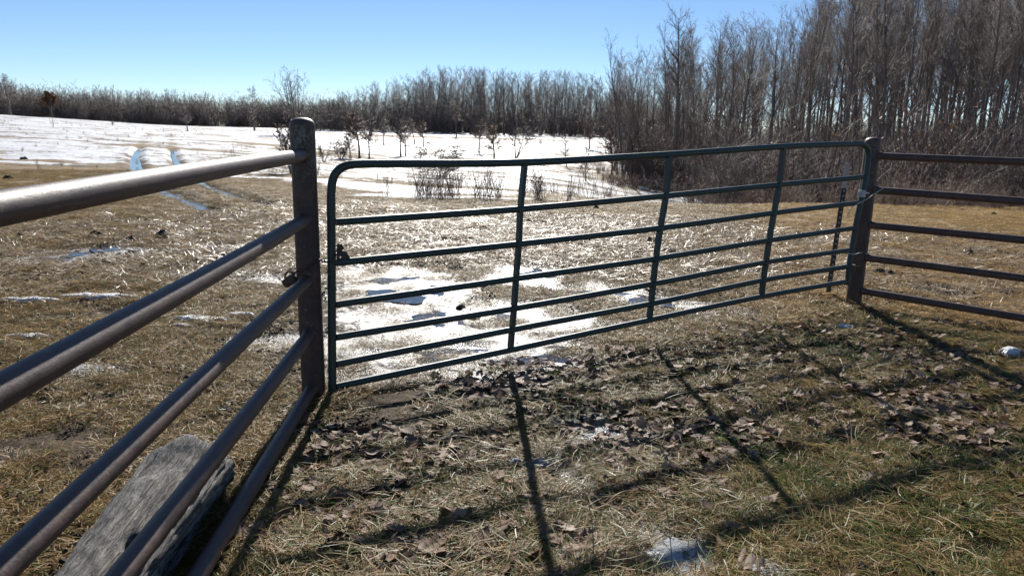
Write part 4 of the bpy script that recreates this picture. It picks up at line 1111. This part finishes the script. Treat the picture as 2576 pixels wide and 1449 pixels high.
for (px, py, yt, nm, kw, lab, ct, w_) in [
 (816, 411, 360, 'shrub', vase(2, 7, spread=.9), 'bare shrub just right of the left gate post in the snow', 'shrub', 1.1),
 (880, 401, 330, 'bare_tree', sap(3, leaves=.3, leafsz=.03), 'short leafy sapling left of the small reddish tree', 'tree', 1.1),
 (1043, 365, 300, 'bare_tree', sap(4, crown_from=.4), 'slim far sapling above the middle of the snow field', 'tree', 1.2),
 (1066, 369, 305, 'bare_tree', sap(4, crown_from=.35, leaves=.1, leafsz=.04), 'slim far sapling just left of the tall thin one', 'tree', 1.2),
 (1148, 346, 268, 'bare_tree', sap(5, crown_from=.45), 'tall thin sapling at the top edge of the snow field', 'tree', .9),
 (1064, 402, 370, 'shrub', vase(1.5, 9, spread=.9), 'low bare shrub left of the wide fan shaped shrub', 'shrub', 1.3),
 (1360, 366, 350, 'shrub', vase(1, 6), 'tiny shrub alone on the upper snow field', 'shrub', 1.3),
 (1393, 369, 335, 'bare_tree', sap(3, nb=14), 'thin bare stem with few twigs on the upper snow field', 'tree', .8),
 (1483, 376, 300, 'bare_tree', sap(4, leaves=.3, leafsz=.05), 'brown sapling at the right edge of the snow field', 'tree', 1.2),
 (1473, 456, 370, 'bare_tree', sap(3, nb=18), 'bent bare sapling at the right of the snowy hollow', 'tree', .8),
 (1540, 440, 340, 'bare_tree', sap(4, leaves=.2, leafsz=.05), 'reddish young tree at the left foot of the right wood', 'tree', 1.3),
 (1590, 455, 330, 'bare_tree', sap(4, leaves=.2, leafsz=.05), 'dark young tree beside the brown weeds in the hollow', 'tree', 1.3),
 (640, 331, 285, 'bare_tree', sap(4), 'short bare tree at the foot of the hilltop wood', 'tree', 1.3),
 (283, 318, 300, 'shrub', vase(1, 5), 'wisp of a shrub on the upper snow slope', 'shrub', 1.2)]:
    single(nm, kw, px, py, yt, lab, ct, width=w_, t=M_bark_red if 'leaves' in kw and kw['leaves'] else None)
single('bare_tree', sap(4, twig_r=.01), 1425, 420, 338, 'thin leaning sapling on the right part of the snow field', width=.8)
single('bare_tree', vase(12, 3, twig_r=.01, crown_from=.4, nb=22, spread=.6), 1575, 0, 95, 'tall open bare tree at the left end of the right wood', d=60, width=.7)
single('bare_tree', sap(14, twig_r=.009, crown_from=.55, spread=.9), 1704, 0, 42, 'bare tree with round topped crown rising above the left of the wood', d=62, width=.75)

# ------------------------------------------------------------ clods, snow remnants
clod_me = []
for k in range(7):
    mb = MB(); V = []; n1, n2 = 9, 18
    for i in range(n1 + 1):
        for j in range(n2):
            r = i / n1; a = 2 * math.pi * j / n2
            V.append((r * math.cos(a), r * math.sin(a), max(0, (1 - r ** 1.6)) * .55 - .1 * r))
    V = np.array(V); nn = fbm(V[:, 0] * 2.2 + k * 7, V[:, 1] * 2.2, 4, 90 + k)
    V[:, 2] *= .35 + 1.5 * nn; V[:, :2] *= (1 + .7 * (nn - .5))[:, None]
    mb.add(V, [(i * n2 + j, i * n2 + (j + 1) % n2, (i + 1) * n2 + (j + 1) % n2, (i + 1) * n2 + j)[::-1] for i in range(n1) for j in range(n2)])
    clod_me.append(mb.mesh('mud_clod', M_mud, smooth=False))
clods = [(1040, 577, .13), (390, 530, .1), (240, 597, .16), (410, 600, .2), (330, 605, .14), (255, 640, .08), (330, 640, .16), (565, 1035, .10), (130, 523, .12), (560, 650, .1), (370, 556, .12), (500, 515, .12),
         (1640, 612, .16), (1690, 638, .13), (1780, 575, .09), (1500, 525, .12), (2330, 515, .18), (2500, 540, .12), (2540, 530, .12), (2575, 520, .12), (2420, 530, .1), (2200, 528, .08), (2210, 685, .14),
         (2240, 690, .12), (2450, 745, .1), (2300, 690, .08), (2480, 690, .1), (1830, 680, .07), (1160, 770, .08), (1190, 795, .1), (1540, 570, .08), (1900, 555, .1), (1460, 555, .09), (2060, 585, .12),
         (2180, 660, .1), (1420, 640, .1), (2370, 600, .15), (2440, 640, .14), (2480, 655, .12), (2350, 615, .12), (60, 400, .2), (20, 450, .2), (870, 640, .06), (740, 680, .12), (1880, 630, .08),
         (1250, 540, .1), (1330, 560, .1), (1080, 545, .08), (900, 540, .1), (300, 560, .1), (150, 560, .12), (50, 600, .12), (2150, 545, .08), (2030, 520, .1), (1950, 690, .08)]
for k, (px, py, s) in enumerate(clods):
    p = at(px, py); o = bpy.data.objects.new('mud_clod', clod_me[k % 7]); C.objects.link(o)
    o.location = (p[0], p[1], float(ground_z(p[0], p[1])) - .01); o.rotation_euler = (0, 0, U(0, 6.28)); o.scale = (s * .75, s * .75, s * U(.7, 1.1) * .9)
    tag(o, 'small dark clod of mud lying on the trampled pasture', 'clod', 'mud clods scattered over the pasture')
snows = [(500, 806, .28, .10, .035, M_snow, 'larger snow scrap with smooth top left of the gate post'),
         (600, 796, .12, .05, .02, M_snow, 'thin snow scrap just right of the larger smooth one'),
         (455, 822, .12, .06, .02, M_slush, 'grey slush edging the larger snow scrap'),
         (250, 747, .5, .1, .03, M_snow, 'long thin snow scrap above the second fence rail at left'),
         (80, 756, .3, .09, .03, M_snow, 'snow scrap lying at the far left edge of the frozen mud'),
         (75, 850, .2, .07, .02, M_snow, 'small flat snow scrap below the long one at left'),
         (200, 926, .3, .12, .025, M_slush, 'grey melting ice patch above the puddle at left'),
         (2125, 826, .07, .06, .045, M_snow, 'small snow lump in the grass near the foot of the right post'),
         (2540, 893, .1, .08, .06, M_snow, 'white snow lump in the grass near the right edge'),
         (1298, 1163, .05, .045, .022, M_slush, 'left of two small round ice lumps in the leaves'),
         (1358, 1160, .065, .045, .022, M_slush, 'right of two small round ice lumps in the leaves'),
         (1735, 1385, .2, .17, .012, M_slush, 'large grainy ice patch in the grass at the bottom'),
         (1930, 1435, .13, .08, .012, M_slush, 'small grainy ice patch at the bottom edge right of the large one')]
for k, (px, py, rx, ry, h, m, lab) in enumerate(snows):
    p = at(px, py); n1, n2 = 14, 44; V = []
    a = np.arange(n2) * 2 * math.pi / n2; rad = 1 + 1.3 * (fbm(np.cos(a) * 3.2 + k * 5, np.sin(a) * 3.2, 5, 100 + k) - .5)
    for i in range(n1 + 1):
        r = i / n1
        for j in range(n2):
            X_, Y_ = r * rad[j] * math.cos(a[j]) * rx, r * rad[j] * math.sin(a[j]) * ry
            V.append((X_, Y_, h * (1 - r ** 3) * (.6 + .8 * float(fbm(np.array(X_ * 9 + k), np.array(Y_ * 9), 3, 7))) - .03 * r ** 6))
    mb = MB(); mb.add(V, [(i * n2 + j, i * n2 + (j + 1) % n2, (i + 1) * n2 + (j + 1) % n2, (i + 1) * n2 + j)[::-1] for i in range(n1) for j in range(n2)])
    o = mb.build('snow_patch', m); o.location = (p[0], p[1], float(ground_z(p[0], p[1])) + .004); tag(o, lab, 'snow patch' if m is M_snow else 'ice patch')

# thin dry weed stems
def weed(px, py, h, lab, lean=.1):
    p = at(px, py); e = empty('weed_stem', (p[0], p[1], float(ground_z(p[0], p[1])))); tag(e, lab, 'weed')
    P = limb((0, 0, -.02), rot_from(np.array([0, 0, 1.]), lean, U(0, 6.28)), h, 7, .06, 0); mb = MB(); mb.tube(P, np.linspace(.0022, .0008, 8), 5)
    o = mb.build('stem', M_weed); o.parent = e
    mb = MB()
    for k in range(7):
        j = int(U(2, 7)); mb.tube(limb(P[j], rot_from(P[j] - P[j - 1], U(.4, .9), U(0, 6.28)), h * U(.1, .25), 3, .1, .05), [.0012, .001, .0008, .0005], 4)
    o = mb.build('side_shoots', M_weed); o.parent = e
weed(2372, 800, .42, 'thin dry weed stem growing through the right fence rails')
weed(1490, 1400, .3, 'dry reddish weed stem at the bottom left of the long brace shadow')
weed(1690, 1420, .35, 'thin weed stem leaning over the ice patch at the bottom')
weed(2060, 1320, .3, 'thin weed stem among the yellowish grass at lower right')
weed(375, 418, .5, 'lone thin stem on the brown field near the wheel ruts')
